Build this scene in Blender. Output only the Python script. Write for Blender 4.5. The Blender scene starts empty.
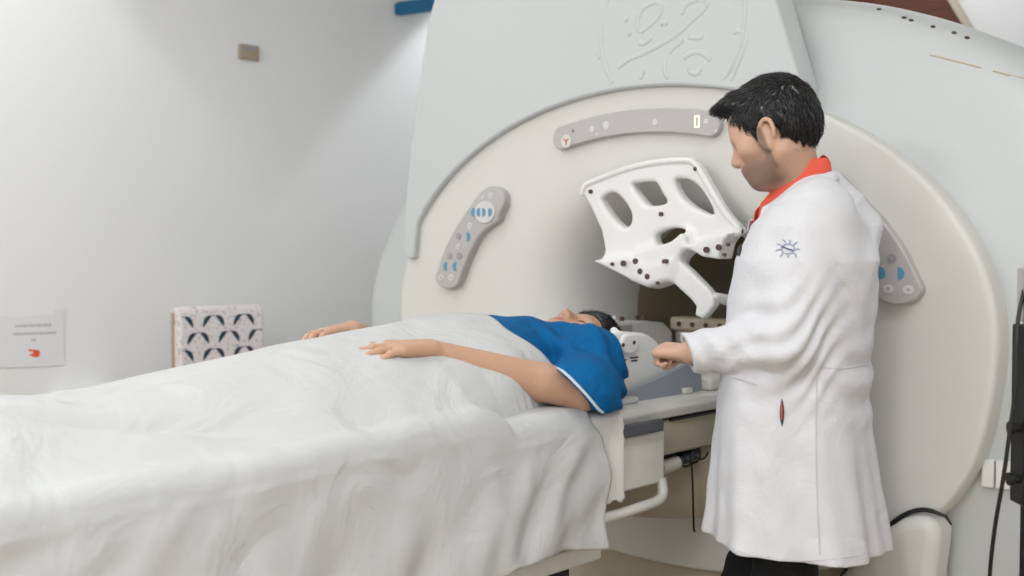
import bpy, bmesh, math, random
import numpy as np
from mathutils import Vector, Matrix
from mathutils.bvhtree import BVHTree
random.seed(7); rng = np.random.default_rng(7)
C = bpy.context.scene.collection
PI = math.pi

# ------------------------------------------------------------------ camera
FPX = 1100.0; CAMZ = 1.31; PITCH = math.atan(38 / FPX)
cam_d = bpy.data.cameras.new('camera'); cam = bpy.data.objects.new('camera', cam_d); C.objects.link(cam)
cam.location = (0, 0, CAMZ); cam.rotation_euler = (PI/2 - PITCH, 0, 0)
cam_d.sensor_width = 36; cam_d.lens = FPX / 1024 * 36; cam_d.clip_start = .05
cam_d.dof.use_dof = True; cam_d.dof.focus_distance = 2.6; cam_d.dof.aperture_fstop = 2.4
bpy.context.scene.camera = cam
vs = bpy.context.scene.view_settings
vs.view_transform = 'Standard'; vs.look = 'None'; vs.gamma = 1; vs.use_curve_mapping = False
vs.exposure = -0.15

# gantry frame: x = across the scanner (towards the doctor), y = along the bore (into the scanner)
TH = math.radians(44); CX, CY = .362, 3.11
GA = Vector((math.sin(TH), math.cos(TH), 0)); GG = Vector((math.cos(TH), -math.sin(TH), 0)); GC = Vector((CX, CY, 0))
def W(s, t, z): return GC + GG * s + GA * t + Vector((0, 0, z))
def Lc(p): d = Vector(p) - GC; return Vector((d.dot(GG), d.dot(GA), p[2]))
def ray(x, y):
    u = (x - 512) / FPX; v = (288 - y) / FPX; c, s = math.cos(PITCH), math.sin(PITCH)
    return Vector((u, c + v * s, v * c - s))
def on_t(x, y, t):
    r = ray(x, y); o = Vector((0, 0, CAMZ)); k = ((GC - o).dot(GA) + t) / r.dot(GA); return Lc(o + r * k)
def on_s(x, y, s):
    r = ray(x, y); o = Vector((0, 0, CAMZ)); k = ((GC - o).dot(GG) + s) / r.dot(GG); return Lc(o + r * k)
def at(x, y, Y): r = ray(x, y); return Vector((0, 0, CAMZ)) + r * (Y / r.y)

# ------------------------------------------------------------------ light
w = bpy.data.worlds.new('world'); bpy.context.scene.world = w; w.use_nodes = True
w.node_tree.nodes['Background'].inputs[0].default_value = (.9, .95, 1, 1)
w.node_tree.nodes['Background'].inputs[1].default_value = .3
CEIL = 2.95
def area(s, t, sx, sy, power, col=(.95, .98, 1)):
    d = bpy.data.lights.new('ceiling_lamp', 'AREA'); d.shape = 'RECTANGLE'; d.size = sx; d.size_y = sy; d.energy = power; d.color = col
    o = bpy.data.objects.new('ceiling_lamp', d); C.objects.link(o); o.location = W(s, t, CEIL - .05); o.rotation_euler = (0, 0, -TH)
LAMPS = [(-.7, -1.2, .6, 1.2, 9), (1.6, -1.4, .6, 1.2, 15), (-.7, -3.7, .6, 1.2, 46), (1.6, -3.7, .6, 1.2, 56), (2.4, 1.2, .6, 1.2, 11), (-.3, 2.2, 1.2, .5, 4)]  # the room-front pair behind the camera is added as unseen fill
for l in LAMPS: area(*l)
def spot(s, t, aim, power, ang):
    d = bpy.data.lights.new('downlight_lamp', 'SPOT'); d.energy = power; d.spot_size = ang; d.spot_blend = .25; d.shadow_soft_size = .03; d.color = (.93, .97, 1)
    o = bpy.data.objects.new('downlight_lamp', d); C.objects.link(o); o.location = W(s, t, CEIL - .03)
    o.rotation_euler = (W(*aim) - o.location).to_track_quat('-Z', 'Y').to_euler()

# ------------------------------------------------------------------ materials
def mat(name, col, rough=.5, bump=0, scale=60, var=0, metal=0, spec=.5, sss=0, detail=3, stretch=None, emit=None, attr=None, coat=0, bump2=None):
    m = bpy.data.materials.new(name); m.use_nodes = True; nt = m.node_tree; b = nt.nodes['Principled BSDF']
    b.inputs['Base Color'].default_value = (*col, 1); b.inputs['Roughness'].default_value = rough; b.inputs['Metallic'].default_value = metal
    b.inputs['Specular IOR Level'].default_value = spec; b.inputs['Coat Weight'].default_value = coat
    if sss: b.inputs['Subsurface Weight'].default_value = sss; b.inputs['Subsurface Radius'].default_value = (.02, .008, .004); b.inputs['Subsurface Scale'].default_value = .5
    tc = nt.nodes.new('ShaderNodeTexCoord'); mp = nt.nodes.new('ShaderNodeMapping'); nt.links.new(tc.outputs['Object'], mp.inputs[0])
    if stretch: mp.inputs['Scale'].default_value = stretch
    n = nt.nodes.new('ShaderNodeTexNoise'); n.inputs['Scale'].default_value = scale; n.inputs['Detail'].default_value = detail; nt.links.new(mp.outputs[0], n.inputs['Vector'])
    src = None
    if attr:
        a = nt.nodes.new('ShaderNodeAttribute'); a.attribute_name = 'tint'; src = a.outputs['Color']
    mx = nt.nodes.new('ShaderNodeMix'); mx.data_type = 'RGBA'; mx.blend_type = 'MULTIPLY'; mx.inputs[0].default_value = 1
    rp = nt.nodes.new('ShaderNodeMapRange'); rp.inputs['To Min'].default_value = 1 - var; rp.inputs['To Max'].default_value = 1 + var * .3
    nt.links.new(n.outputs['Fac'], rp.inputs['Value'])
    if src: nt.links.new(src, mx.inputs[6])
    else: mx.inputs[6].default_value = (*col, 1)
    nt.links.new(rp.outputs[0], mx.inputs[7]); nt.links.new(mx.outputs[2], b.inputs['Base Color'])
    if bump:
        bp = nt.nodes.new('ShaderNodeBump'); bp.inputs['Strength'].default_value = bump; bp.inputs['Distance'].default_value = .002
        nt.links.new(n.outputs['Fac'], bp.inputs['Height']); nt.links.new(bp.outputs[0], b.inputs['Normal'])
        if bump2:
            n2 = nt.nodes.new('ShaderNodeTexNoise'); n2.inputs['Scale'].default_value = bump2[0]; n2.inputs['Detail'].default_value = 4; n2.inputs['Distortion'].default_value = 1.2
            nt.links.new(mp.outputs[0], n2.inputs['Vector']); b2 = nt.nodes.new('ShaderNodeBump'); b2.inputs['Strength'].default_value = bump2[1]; b2.inputs['Distance'].default_value = .02
            nt.links.new(n2.outputs['Fac'], b2.inputs['Height']); nt.links.new(b2.outputs[0], bp.inputs['Normal'])
    if emit: b.inputs['Emission Color'].default_value = (*col, 1); b.inputs['Emission Strength'].default_value = emit
    return m
M = dict(
    wall=mat('painted_wall', (.86, .865, .87), .7, .15, 90, .03),
    ceil=mat('ceiling_paint', (.88, .88, .87), .8, .1, 60, .02),
    floor=mat('beige_vinyl', (.46, .36, .23), .45, .1, 12, .12),
    skirt=mat('white_trim', (.74, .73, .7), .5, .05, 40, .02),
    shell=mat('cool_white_plastic', (.62, .645, .65), .42, .05, 220, .03),
    cover=mat('cream_white_plastic', (.75, .74, .705), .42, .05, 220, .03),
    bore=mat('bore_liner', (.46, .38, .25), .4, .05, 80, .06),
    panel=mat('warm_grey_plastic', (.52, .50, .49), .35, .03, 200, .04),
    tablep=mat('beige_plastic', (.56, .49, .38), .45, .05, 60, .08),
    tablew=mat('white_plastic', (.80, .78, .73), .35, .04, 80, .05),
    coil=mat('white_coil_plastic', (.86, .85, .83), .3, .03, 120, .03),
    greyplate=mat('blue_grey_plastic', (.30, .33, .38), .4, .05, 90, .08),
    rail=mat('dark_grey_rubber', (.10, .105, .12), .5, .1, 90, .15),
    dark=mat('dark_plastic', (.03, .03, .035), .5, .1, 90, .2),
    black=mat('black_rubber', (.008, .008, .009), .45, .05, 90, .2),
    hole=mat('brown_screw', (.10, .055, .04), .5, 0, 90, .2),
    steel=mat('brushed_steel', (.55, .53, .5), .35, .05, 200, .1, metal=.8),
    sheet=mat('white_cotton_sheet', (.61, .615, .615), .9, .5, 420, .05, spec=.15, bump2=(7, .55)),
    towel=mat('white_towel', (.84, .83, .80), .95, .8, 600, .06, spec=.1),
    coat=mat('white_coat_cloth', (.72, .72, .75), .85, .35, 500, .04, spec=.15, bump2=(9, .40)),
    seam=mat('coat_seam_thread', (.62, .61, .63), .9, .1, 300, .05, spec=.1),
    gown=mat('blue_gown_cloth', (.001, .115, .32), .85, .3, 380, .12, spec=.2, bump2=(14, .6)),
    piping=mat('pale_piping', (.55, .66, .76), .8, .1, 300, .05),
    coral=mat('coral_shirt_cloth', (.85, .13, .085), .8, .2, 300, .08, spec=.2),
    trouser=mat('charcoal_trouser_cloth', (.02, .021, .024), .85, .3, 300, .15, spec=.2),
    skin=mat('skin', (.5, .3, .2), .5, .12, 260, .08, sss=.15, attr=True, spec=.35),
    hair=mat('black_hair', (.010, .009, .010), .24, 0, 90, .3, spec=.6),
    eye=mat('eye_white', (.7, .68, .65), .2, 0, 90, .05), iris=mat('iris', (.03, .015, .01), .2),
    blue=mat('blue_button', (.12, .33, .52), .4, 0, 90, .05), mauve=mat('mauve_button', (.40, .34, .38), .4, 0, 90, .05),
    pale=mat('pale_button', (.72, .71, .69), .35, 0, 90, .03), red=mat('red_mark', (.60, .10, .06), .45),
    digit=mat('lit_digit', (.95, .93, .75), .5, emit=.6), orange=mat('orange_red_ink', (.78, .10, .03), .6),
    ink=mat('grey_ink', (.45, .45, .46), .7), paper=mat('white_paper', (.80, .81, .84), .75, .05, 50, .02),
    plate=mat('beige_outlet_plate', (.40, .32, .25), .5, .05, 60, .08), bluebar=mat('blue_paint', (.005, .14, .31), .45, .05, 60, .08),
    navy=mat('navy_ink', (.03, .05, .08), .9), wood=mat('dark_red_wood', (.14, .04, .018), .45, .2, 9, .75, stretch=(.6, 1, 6), detail=6),
    chairwood=mat('light_wood', (.50, .38, .22), .5, .1, 30, .2, stretch=(4, 4, 1)),
    emblem_in=mat('purple_thread', (.12, .10, .22), .8), thread=mat('blue_grey_thread', (.36, .38, .50), .8),
    lampm=mat('lamp_diffuser', (1, 1, 1), .5, emit=1.5),
)
# chair fabric: fish-scale arcs, procedural
def chair_fabric():
    m = bpy.data.materials.new('scale_print_fabric'); m.use_nodes = True; nt = m.node_tree; b = nt.nodes['Principled BSDF']; b.inputs['Roughness'].default_value = .9
    N = lambda t: nt.nodes.new(t)
    tc = N('ShaderNodeTexCoord'); n = N('ShaderNodeTexNoise'); n.inputs['Scale'].default_value = 75; nt.links.new(tc.outputs['Object'], n.inputs['Vector'])
    r = N('ShaderNodeValToRGB'); r.color_ramp.elements[0].position = .34; r.color_ramp.elements[1].position = .46
    r.color_ramp.elements[0].color = (.48, .44, .48, 1); r.color_ramp.elements[1].color = (.74, .68, .69, 1)
    nt.links.new(n.outputs['Fac'], r.inputs[0]); nt.links.new(r.outputs[0], b.inputs['Base Color']); return m
M['fabric'] = chair_fabric()

# ------------------------------------------------------------------ object helpers
ORG = {}
def thing(name, label, cat, loc=(0, 0, 0), group=None, world=False):
    """Empty at a thing's base; its parts are written in gantry coordinates (or world ones) and hang from it."""
    o = bpy.data.objects.new(name, None); C.objects.link(o); o.empty_display_size = .1
    if world: o.location = loc; ORG[o.name] = Vector(loc)
    else: o.location = W(*loc); o.rotation_euler = (0, 0, -TH); ORG[o.name] = Vector(loc)
    o['label'] = label; o['category'] = cat
    if group: o['group'] = group
    return o
def root_org(p):
    while p.parent: p = p.parent
    return ORG[p.name]
def finish(me, mt, smooth=True, auto=None):
    mi = [p.material_index for p in me.polygons] if isinstance(mt, (list, tuple)) else None
    me.materials.clear()
    for x in (mt if isinstance(mt, (list, tuple)) else [mt]): me.materials.append(M[x] if isinstance(x, str) else x)
    if mi: me.polygons.foreach_set('material_index', mi)
    if smooth: me.polygons.foreach_set('use_smooth', [True] * len(me.polygons))
    if auto is not None: me.set_sharp_from_angle(angle=math.radians(auto))
def part(name, me, mt, parent, label=None, smooth=True, auto=40, world=False, bevel=0, seg=3):
    if isinstance(me, bmesh.types.BMesh):
        bm = me; me = bpy.data.meshes.new(name); bmesh.ops.recalc_face_normals(bm, faces=bm.faces); bm.to_mesh(me); bm.free()
    o = bpy.data.objects.new(name, me)
    C.objects.link(o)
    if parent is not None:
        org = root_org(parent)
        me.transform(Matrix.Translation(-org))
        o.parent = parent
    elif not world: o.location = GC; o.rotation_euler = (0, 0, -TH)
    finish(me, mt, smooth, auto)
    if bevel:
        md = o.modifiers.new('bevel', 'BEVEL'); md.width = bevel; md.segments = seg; md.limit_method = 'ANGLE'; md.angle_limit = math.radians(35); md.harden_normals = False
    if label: o['label'] = label
    return o
def tag(o, label, cat, group=None):
    o['label'] = label; o['category'] = cat
    if group: o['group'] = group
    return o
def struct(name, bm, mt, **k):
    o = part(name, bm, mt, None, **k); o['kind'] = 'structure'; return o
def BM(): return bmesh.new()
def box(bm, a, b, rot=None):
    x0, y0, z0 = a; x1, y1, z1 = b
    v = [bm.verts.new(p) for p in ((x0, y0, z0), (x1, y0, z0), (x1, y1, z0), (x0, y1, z0), (x0, y0, z1), (x1, y0, z1), (x1, y1, z1), (x0, y1, z1))]
    for f in ((0, 3, 2, 1), (4, 5, 6, 7), (0, 1, 5, 4), (1, 2, 6, 5), (2, 3, 7, 6), (3, 0, 4, 7)): bm.faces.new([v[i] for i in f])
    return v
def prism(bm, pts, n, d0, d1):
    """pts: 3D points; extruded along vector n from d0 to d1"""
    n = Vector(n); A = [bm.verts.new(Vector(p) + n * d0) for p in pts]; B = [bm.verts.new(Vector(p) + n * d1) for p in pts]
    bm.faces.new(A); bm.faces.new(B[::-1]); k = len(A)
    for i in range(k): bm.faces.new((A[i], B[i], B[(i+1) % k], A[(i+1) % k]))
def tube(bm, pts, r, seg=12, cap=True, closed=False, flat=None):
    pts = [Vector(p) for p in pts]; n = len(pts); rr = r if isinstance(r, (list, tuple)) else [r] * n; rings = []; prev = None
    for i in range(n):
        a = pts[(i-1) % n] if (i > 0 or closed) else pts[0]; b = pts[(i+1) % n] if (i < n-1 or closed) else pts[-1]
        d = (b - a).normalized()
        if prev is None: u = d.orthogonal().normalized()
        else: u = (prev - d * prev.dot(d)).normalized()
        prev = u; v = d.cross(u); ring = []
        for k in range(seg):
            q = u * math.cos(2*PI*k/seg) * rr[i] + v * math.sin(2*PI*k/seg) * rr[i]
            if flat: ax, f = flat; ax = Vector(ax); q = q - ax * q.dot(ax) * (1 - f)
            ring.append(bm.verts.new(pts[i] + q))
        rings.append(ring)
    for i in range(n if closed else n-1):
        A, B = rings[i], rings[(i+1) % n]
        for k in range(seg): bm.faces.new((A[k], A[(k+1) % seg], B[(k+1) % seg], B[k]))
    if cap and not closed: bm.faces.new(rings[0][::-1]); bm.faces.new(rings[-1])
def spline(pts, n=8, closed=False):
    P = [Vector(p) for p in pts]; out = []; m = len(P)
    for i in range(m if closed else m-1):
        g = lambda j: P[j % m] if closed else P[max(0, min(m-1, j))]
        a, b, c, d = g(i-1), g(i), g(i+1), g(i+2)
        for k in range(n):
            t = k / n; out.append(.5 * ((2*b) + (c-a)*t + (2*a-5*b+4*c-d)*t*t + (3*b-a-3*c+d)*t**3))
    if not closed: out.append(P[-1])
    return out
def cyl(bm, a, b, r, seg=16, r2=None): tube(bm, [a, b], [r, r if r2 is None else r2], seg)
def disc(bm, c, n, r, h, seg=20, sc=(1, 1), up=(0, 0, 1)):
    n = Vector(n).normalized(); u = Vector(up).cross(n).normalized(); v = n.cross(u)
    prism(bm, [Vector(c) + u * math.cos(2*PI*k/seg) * r * sc[0] + v * math.sin(2*PI*k/seg) * r * sc[1] for k in range(seg)], n, 0, h)

# ------------------------------------------------------------------ implicit modelling (surface nets)
def V3(p): return np.array(p, dtype=np.float32)
class Field:
    def __init__(s, lo, hi, h):
        s.lo = V3(lo); s.h = h; s.n = [int(math.ceil((hi[i] - lo[i]) / h)) + 1 for i in range(3)]
        s.ax = [s.lo[i] + h * np.arange(s.n[i], dtype=np.float32) for i in range(3)]; s.V = np.full(s.n, .05, np.float32)
    def sl(s, bb, m):
        o = []
        for i in range(3):
            a = int((bb[0][i] - m - s.lo[i]) / s.h); b = int((bb[1][i] + m - s.lo[i]) / s.h) + 2
            o.append(slice(max(0, a), max(0, min(s.n[i], b))))
        return tuple(o)
    def xyz(s, sl): return s.ax[0][sl[0]][:, None, None], s.ax[1][sl[1]][None, :, None], s.ax[2][sl[2]][None, None, :]
    def add(s, pr, k=.01):
        f, bb = pr; sl = s.sl(bb, k + 3*s.h); 
        if any(x.stop <= x.start for x in sl): return s
        d = f(*s.xyz(sl)); a = s.V[sl]; h = np.clip(.5 + .5 * (a - d) / k, 0, 1); s.V[sl] = a + (d - a) * h - k * h * (1 - h); return s
    def cut(s, pr, k=.005):
        f, bb = pr; sl = s.sl(bb, k + 3*s.h)
        if any(x.stop <= x.start for x in sl): return s
        d = -f(*s.xyz(sl)); a = s.V[sl]; h = np.clip(.5 - .5 * (a - d) / k, 0, 1); s.V[sl] = a + (d - a) * h + k * h * (1 - h); return s
    def clip(s, f):
        s.V = np.maximum(s.V, f(*s.xyz((slice(None),)*3))).astype(np.float32); return s
    def disp(s, f):
        s.V = (s.V + f(*s.xyz((slice(None),)*3))).astype(np.float32); return s
    def mesh(s, name='m', matrix=None, tint=None):
        V = s.V; nx, ny, nz = V.shape; ins = V < 0; c = ins[:-1, :-1, :-1].astype(np.int8).copy()
        corners = [(i, j, k) for i in (0, 1) for j in (0, 1) for k in (0, 1)]
        sh = lambda A, o: A[o[0]:A.shape[0]-1+o[0], o[1]:A.shape[1]-1+o[1], o[2]:A.shape[2]-1+o[2]]
        c = sum(sh(ins, o).astype(np.int8) for o in corners); act = (c > 0) & (c < 8)
        I = np.argwhere(act); idx = -np.ones(act.shape, np.int32); idx[act] = np.arange(len(I))
        acc = np.zeros((len(I), 3)); cnt = np.zeros(len(I))
        for a in corners:
            for ax in range(3):
                if a[ax]: continue
                b = list(a); b[ax] = 1
                va = V[I[:, 0]+a[0], I[:, 1]+a[1], I[:, 2]+a[2]]; vb = V[I[:, 0]+b[0], I[:, 1]+b[1], I[:, 2]+b[2]]
                x = (va < 0) != (vb < 0); t = np.where(x, va / np.where(x, va - vb, 1), 0)
                p = np.zeros((len(I), 3)); p += a; p[:, ax] += t; acc[x] += p[x]; cnt[x] += 1
        P = (I + acc / cnt[:, None]) * s.h + s.lo
        quads = []
        for ax in range(3):
            u, v = [(1, 2), (2, 0), (0, 1)][ax]
            A = np.take(ins, range(0, V.shape[ax]-1), ax); B = np.take(ins, range(1, V.shape[ax]), ax)
            E = np.argwhere(A != B); E = E[(E[:, u] > 0) & (E[:, v] > 0) & (E[:, u] < V.shape[u]-1) & (E[:, v] < V.shape[v]-1)]
            if not len(E): continue
            fl = A[E[:, 0], E[:, 1], E[:, 2]]
            def g(du, dv): Q = E.copy(); Q[:, u] -= du; Q[:, v] -= dv; return idx[Q[:, 0], Q[:, 1], Q[:, 2]]
            q = np.stack([g(1, 1), g(0, 1), g(0, 0), g(1, 0)], 1); q[~fl] = q[~fl][:, ::-1]; quads.append(q)
        Q = np.concatenate(quads); Q = Q[(Q >= 0).all(1)]
        me = bpy.data.meshes.new(name); me.vertices.add(len(P)); me.vertices.foreach_set('co', P.astype(np.float32).ravel())
        me.loops.add(Q.size); me.loops.foreach_set('vertex_index', Q.ravel().astype(np.int32))
        me.polygons.add(len(Q)); me.polygons.foreach_set('loop_start', np.arange(0, Q.size, 4, dtype=np.int32)); 
        me.polygons.foreach_set('loop_total', np.full(len(Q), 4, np.int32)); me.update(); me.validate()
        if tint is not None:
            col = tint(P); at_ = me.color_attributes.new('tint', 'FLOAT_COLOR', 'POINT')
            at_.data.foreach_set('color', np.concatenate([col, np.ones((len(P), 1))], 1).astype(np.float32).ravel())
        return me
def rc(a, b, r1, r2=None, flat=None):
    r2 = r1 if r2 is None else r2; a = V3(a); b = V3(b); ba = b - a; L = max(float(ba @ ba), 1e-9); R = max(r1, r2)
    def f(X, Y, Z):
        px, py, pz = X - a[0], Y - a[1], Z - a[2]; t = np.clip((px*ba[0] + py*ba[1] + pz*ba[2]) / L, 0, 1)
        vx, vy, vz = px - t*ba[0], py - t*ba[1], pz - t*ba[2]; sc = 1
        if flat:
            n, k = flat; q = (vx*n[0] + vy*n[1] + vz*n[2]) * (k - 1); vx = vx + q*n[0]; vy = vy + q*n[1]; vz = vz + q*n[2]; sc = min(1, 1 / k)
        return ((np.sqrt(vx*vx + vy*vy + vz*vz) - (r1 + (r2 - r1) * t)) * (sc if sc == 1 else .8)).astype(np.float32)
    ex = R if not flat or flat[1] >= 1 else R / flat[1]
    return f, (np.minimum(a, b) - ex, np.maximum(a, b) + ex)
def ell(c, r, ax=None):
    c = V3(c); ax = [V3(v) for v in (ax or [(1, 0, 0), (0, 1, 0), (0, 0, 1)])]
    def f(X, Y, Z):
        px, py, pz = X - c[0], Y - c[1], Z - c[2]; q = [px*v[0] + py*v[1] + pz*v[2] for v in ax]
        k0 = np.sqrt(sum((q[i] / r[i])**2 for i in range(3))); k1 = np.sqrt(sum((q[i] / r[i]**2)**2 for i in range(3))) + 1e-6
        return (k0 * (k0 - 1) / k1).astype(np.float32)
    e = np.sqrt(sum((abs(ax[i]) * r[i])**2 for i in range(3))); return f, (c - e, c + e)
def rbox(c, h, r=.005, ax=None):
    c = V3(c); ax = [V3(v) for v in (ax or [(1, 0, 0), (0, 1, 0), (0, 0, 1)])]
    def f(X, Y, Z):
        px, py, pz = X - c[0], Y - c[1], Z - c[2]; q = [abs(px*v[0] + py*v[1] + pz*v[2]) - h[i] + r for i, v in enumerate(ax)]
        return (np.sqrt(sum(np.maximum(x, 0)**2 for x in q)) + np.minimum(np.maximum(np.maximum(q[0], q[1]), q[2]), 0) - r).astype(np.float32)
    e = sum(abs(ax[i]) * h[i] for i in range(3)); return f, (c - e, c + e)
def loft(o, U, Vv, Wd, kn, p=2.0):
    """kn: (w, cu, cv, ru, rv) along Wd"""
    o, U, Vv, Wd = V3(o), V3(U), V3(Vv), V3(Wd); K = np.array(kn, dtype=np.float32); K = K[np.argsort(K[:, 0])]
    def f(X, Y, Z):
        px, py, pz = X - o[0], Y - o[1], Z - o[2]; u = px*U[0] + py*U[1] + pz*U[2]; v = px*Vv[0] + py*Vv[1] + pz*Vv[2]; w_ = px*Wd[0] + py*Wd[1] + pz*Wd[2]
        u, v, w_ = np.broadcast_arrays(u, v, w_)
        # smooth interpolation between the rings
        ks = [np.interp(w_, K[:, 0], K[:, i]) for i in range(1, 5)]
        q = (np.abs((u - ks[0]) / ks[2])**p + np.abs((v - ks[1]) / ks[3])**p)**(1/p)
        d = (q - 1) * np.minimum(ks[2], ks[3]); e = np.maximum(w_ - K[-1, 0], K[0, 0] - w_)
        return np.maximum(d, e).astype(np.float32)
    R = float(max((abs(K[:, 1]) + K[:, 3]).max(), (abs(K[:, 2]) + K[:, 4]).max()))
    a = o + Wd * K[0, 0]; b = o + Wd * K[-1, 0]; m = R * (1 - abs(Wd)) + .01
    return f, (np.minimum(a, b) - m, np.maximum(a, b) + m)
def poly_sd(X, Y, pts):
    """signed distance to a 2D polygon"""
    d = None; s_ = np.ones(np.broadcast(X, Y).shape, np.float32); n = len(pts)
    for i in range(n):
        a = pts[i]; b = pts[i-1]; ex, ey = b[0]-a[0], b[1]-a[1]; wx, wy = X - a[0], Y - a[1]
        t = np.clip((wx*ex + wy*ey) / (ex*ex + ey*ey + 1e-12), 0, 1); bx, by = wx - ex*t, wy - ey*t; q = bx*bx + by*by
        d = q if d is None else np.minimum(d, q)
        c1 = (Y >= a[1]); c2 = (Y < b[1]); c3 = (ex*wy > ey*wx)
        fl = (c1 & c2 & c3) | (~c1 & ~c2 & ~c3); s_ = np.where(fl, -s_, s_)
    return s_ * np.sqrt(d)
def slab(pts, y0, y1, r=.006):
    """polygon in the x-z plane with thickness in y"""
    yc, hy = (y0+y1)/2, (y1-y0)/2
    def f(X, Y, Z):
        d = poly_sd(X, Z, pts); q = abs(Y - yc) - hy; d, q = np.broadcast_arrays(d, q)
        a, b = d + r, q + r
        return (np.sqrt(np.maximum(a, 0)**2 + np.maximum(b, 0)**2) + np.minimum(np.maximum(a, b), 0) - r).astype(np.float32)
    xs = [p[0] for p in pts]; zs = [p[1] for p in pts]
    return f, (V3((min(xs), y0, min(zs))), V3((max(xs), y1, max(zs))))

# ================================================================== ROOM
S0, S1, T0, T1 = -2.0, 3.3, -4.6, 2.7
bm = BM(); box(bm, (S0-.1, T0-.1, -.05), (S1+.1, T1+.1, 0)); struct('floor', bm, 'floor', smooth=False)
bm = BM(); box(bm, (S0-.1, T0-.1, CEIL), (S1+.1, T1+.1, CEIL+.05)); struct('ceiling', bm, 'ceil', smooth=False)
bm = BM(); box(bm, (S0-.1, T0-.1, 0), (S0, T1+.1, CEIL)); struct('wall_left', bm, 'wall', smooth=False)
bm = BM(); box(bm, (S0, T1, 0), (S1, T1+.1, CEIL)); struct('wall_back', bm, 'wall', smooth=False)
bm = BM(); box(bm, (S1, T0-.1, 0), (S1+.1, T1+.1, CEIL)); struct('wall_right', bm, 'wall', smooth=False)
bm = BM(); box(bm, (S0, T0-.1, 0), (S1, T0, CEIL)); struct('wall_front', bm, 'wall', smooth=False)
for nm, a, b in (('baseboard_left', (S0, T0, 0), (S0+.015, T1, .1)), ('baseboard_back', (S0+.015, T1-.015, 0), (S1-.015, T1, .1)),
                 ('baseboard_right', (S1-.015, T0, 0), (S1, T1, .1)), ('baseboard_front', (S0+.015, T0, 0), (S1-.015, T0+.015, .1))):
    bm = BM(); box(bm, a, b); struct(nm, bm, 'skirt', smooth=False)
for i, (s, t, sx, sy, p) in enumerate(LAMPS):
    L = thing('ceiling_light', ['ceiling light panel above the far side of the patient table', 'ceiling light panel above the near side of the patient table', 'added ceiling fill panel by the left wall at the room front', 'added ceiling fill panel by the right wall at the room front', 'ceiling light panel above the right side of the scanner', 'wide ceiling light panel behind the scanner'][i], 'ceiling light', (s, t, CEIL-.04), group='ceiling lights')
    bm = BM()
    for a, b in (((-sx/2-.03, -sy/2-.03), (sx/2+.03, -sy/2)), ((-sx/2-.03, sy/2), (sx/2+.03, sy/2+.03)), ((-sx/2-.03, -sy/2), (-sx/2, sy/2)), ((sx/2, -sy/2), (sx/2+.03, sy/2))):
        box(bm, (s+a[0], t+a[1], CEIL-.035), (s+b[0], t+b[1], CEIL))
    part('frame', bm, 'skirt', L, smooth=False)
    bm = BM(); box(bm, (s-sx/2, t-sy/2, CEIL-.012), (s+sx/2, t+sy/2, CEIL)); part('diffuser', bm, 'lampm', L, smooth=False)

for x_, pw in ((500, 15), (-70, 6)):
    q = on_s(x_, 10, S0); spot(S0+.42, q.y, (S0+.02, q.y, .9), pw*3, math.radians(92))
# ================================================================== MRI SCANNER
EX = -.03; EA, EB, EZ = 1.02, .67, 1.10          # front cover ellipse
scan = thing('mri_scanner', 'huge white hospital MRI scanner with oval front and round bore', 'scanner')
def rings_mesh(rings, closed_ends=False):
    bm = BM(); R = [[bm.verts.new(p) for p in r] for r in rings]; n = len(R[0])
    for a, b in zip(R[:-1], R[1:]):
        for k in range(n): bm.faces.new((a[k], a[(k+1) % n], b[(k+1) % n], b[k]))
    if closed_ends: bm.faces.new(R[0]); bm.faces.new(R[-1])
    return bm
NA = 144
def ering(t, a, b, zc, p=2.0, cx=0.0, lowp=0):
    o = []
    for k in range(NA):
        f = 2*PI*k/NA; c, s = math.cos(f), math.sin(f)
        aa = (a if not isinstance(a, tuple) else (a[0] if c > 0 else a[1])); pp = p if c > 0 or not isinstance(a, tuple) else 1.8
        if lowp and s < 0: pp = lerp(2.0, lowp, min(1, -s*3))
        o.append((cx + aa * math.copysign(abs(c)**(2/pp), c), t, max(.03, zc + b * math.copysign(abs(s)**(2/pp), s))))
    return o
# housing
prof = [(.062, .96, .61, EZ, 2, EX), (.062, 1.0, .65, EZ, 2, EX), (.064, 1.03, .68, EZ, 2, EX), (.075, (1.06, 1.09), .72, 1.09, 2.05, -.02), (.085, (1.11, 1.16), .77, 1.08, 2.1, -.01), (.092, (1.16, 1.24), .82, 1.07, 2.2, 0), (.10, (1.21, 1.31), .90, 1.055, 2.2, 0),
        (.12, (1.25, 1.36), .93, 1.052, 2.3, 0), (.16, (1.28, 1.395), .95, 1.05, 2.3, 0), (.22, (1.30, 1.41), .965, 1.05, 2.3, 0), (.30, (1.305, 1.41), .968, 1.05, 2.3, 0), (1.0, (1.30, 1.40), .968, 1.05, 2.3, 0), (1.5, (1.27, 1.36), .95, 1.05, 2.3, 0), (1.68, (1.18, 1.24), .86, 1.05, 2.3, 0), (1.75, (1.05, 1.1), .78, 1.06, 2.2, 0), (1.76, .34, .34, 1.12, 2, 0), (1.72, .30, .30, 1.12, 2, 0)]
part('housing', rings_mesh([ering(*p) for p in prof]), 'shell', scan, auto=50)
# front cover with flare
fp = []
def lerp(a, b, x): return a + (b - a) * x
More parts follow.
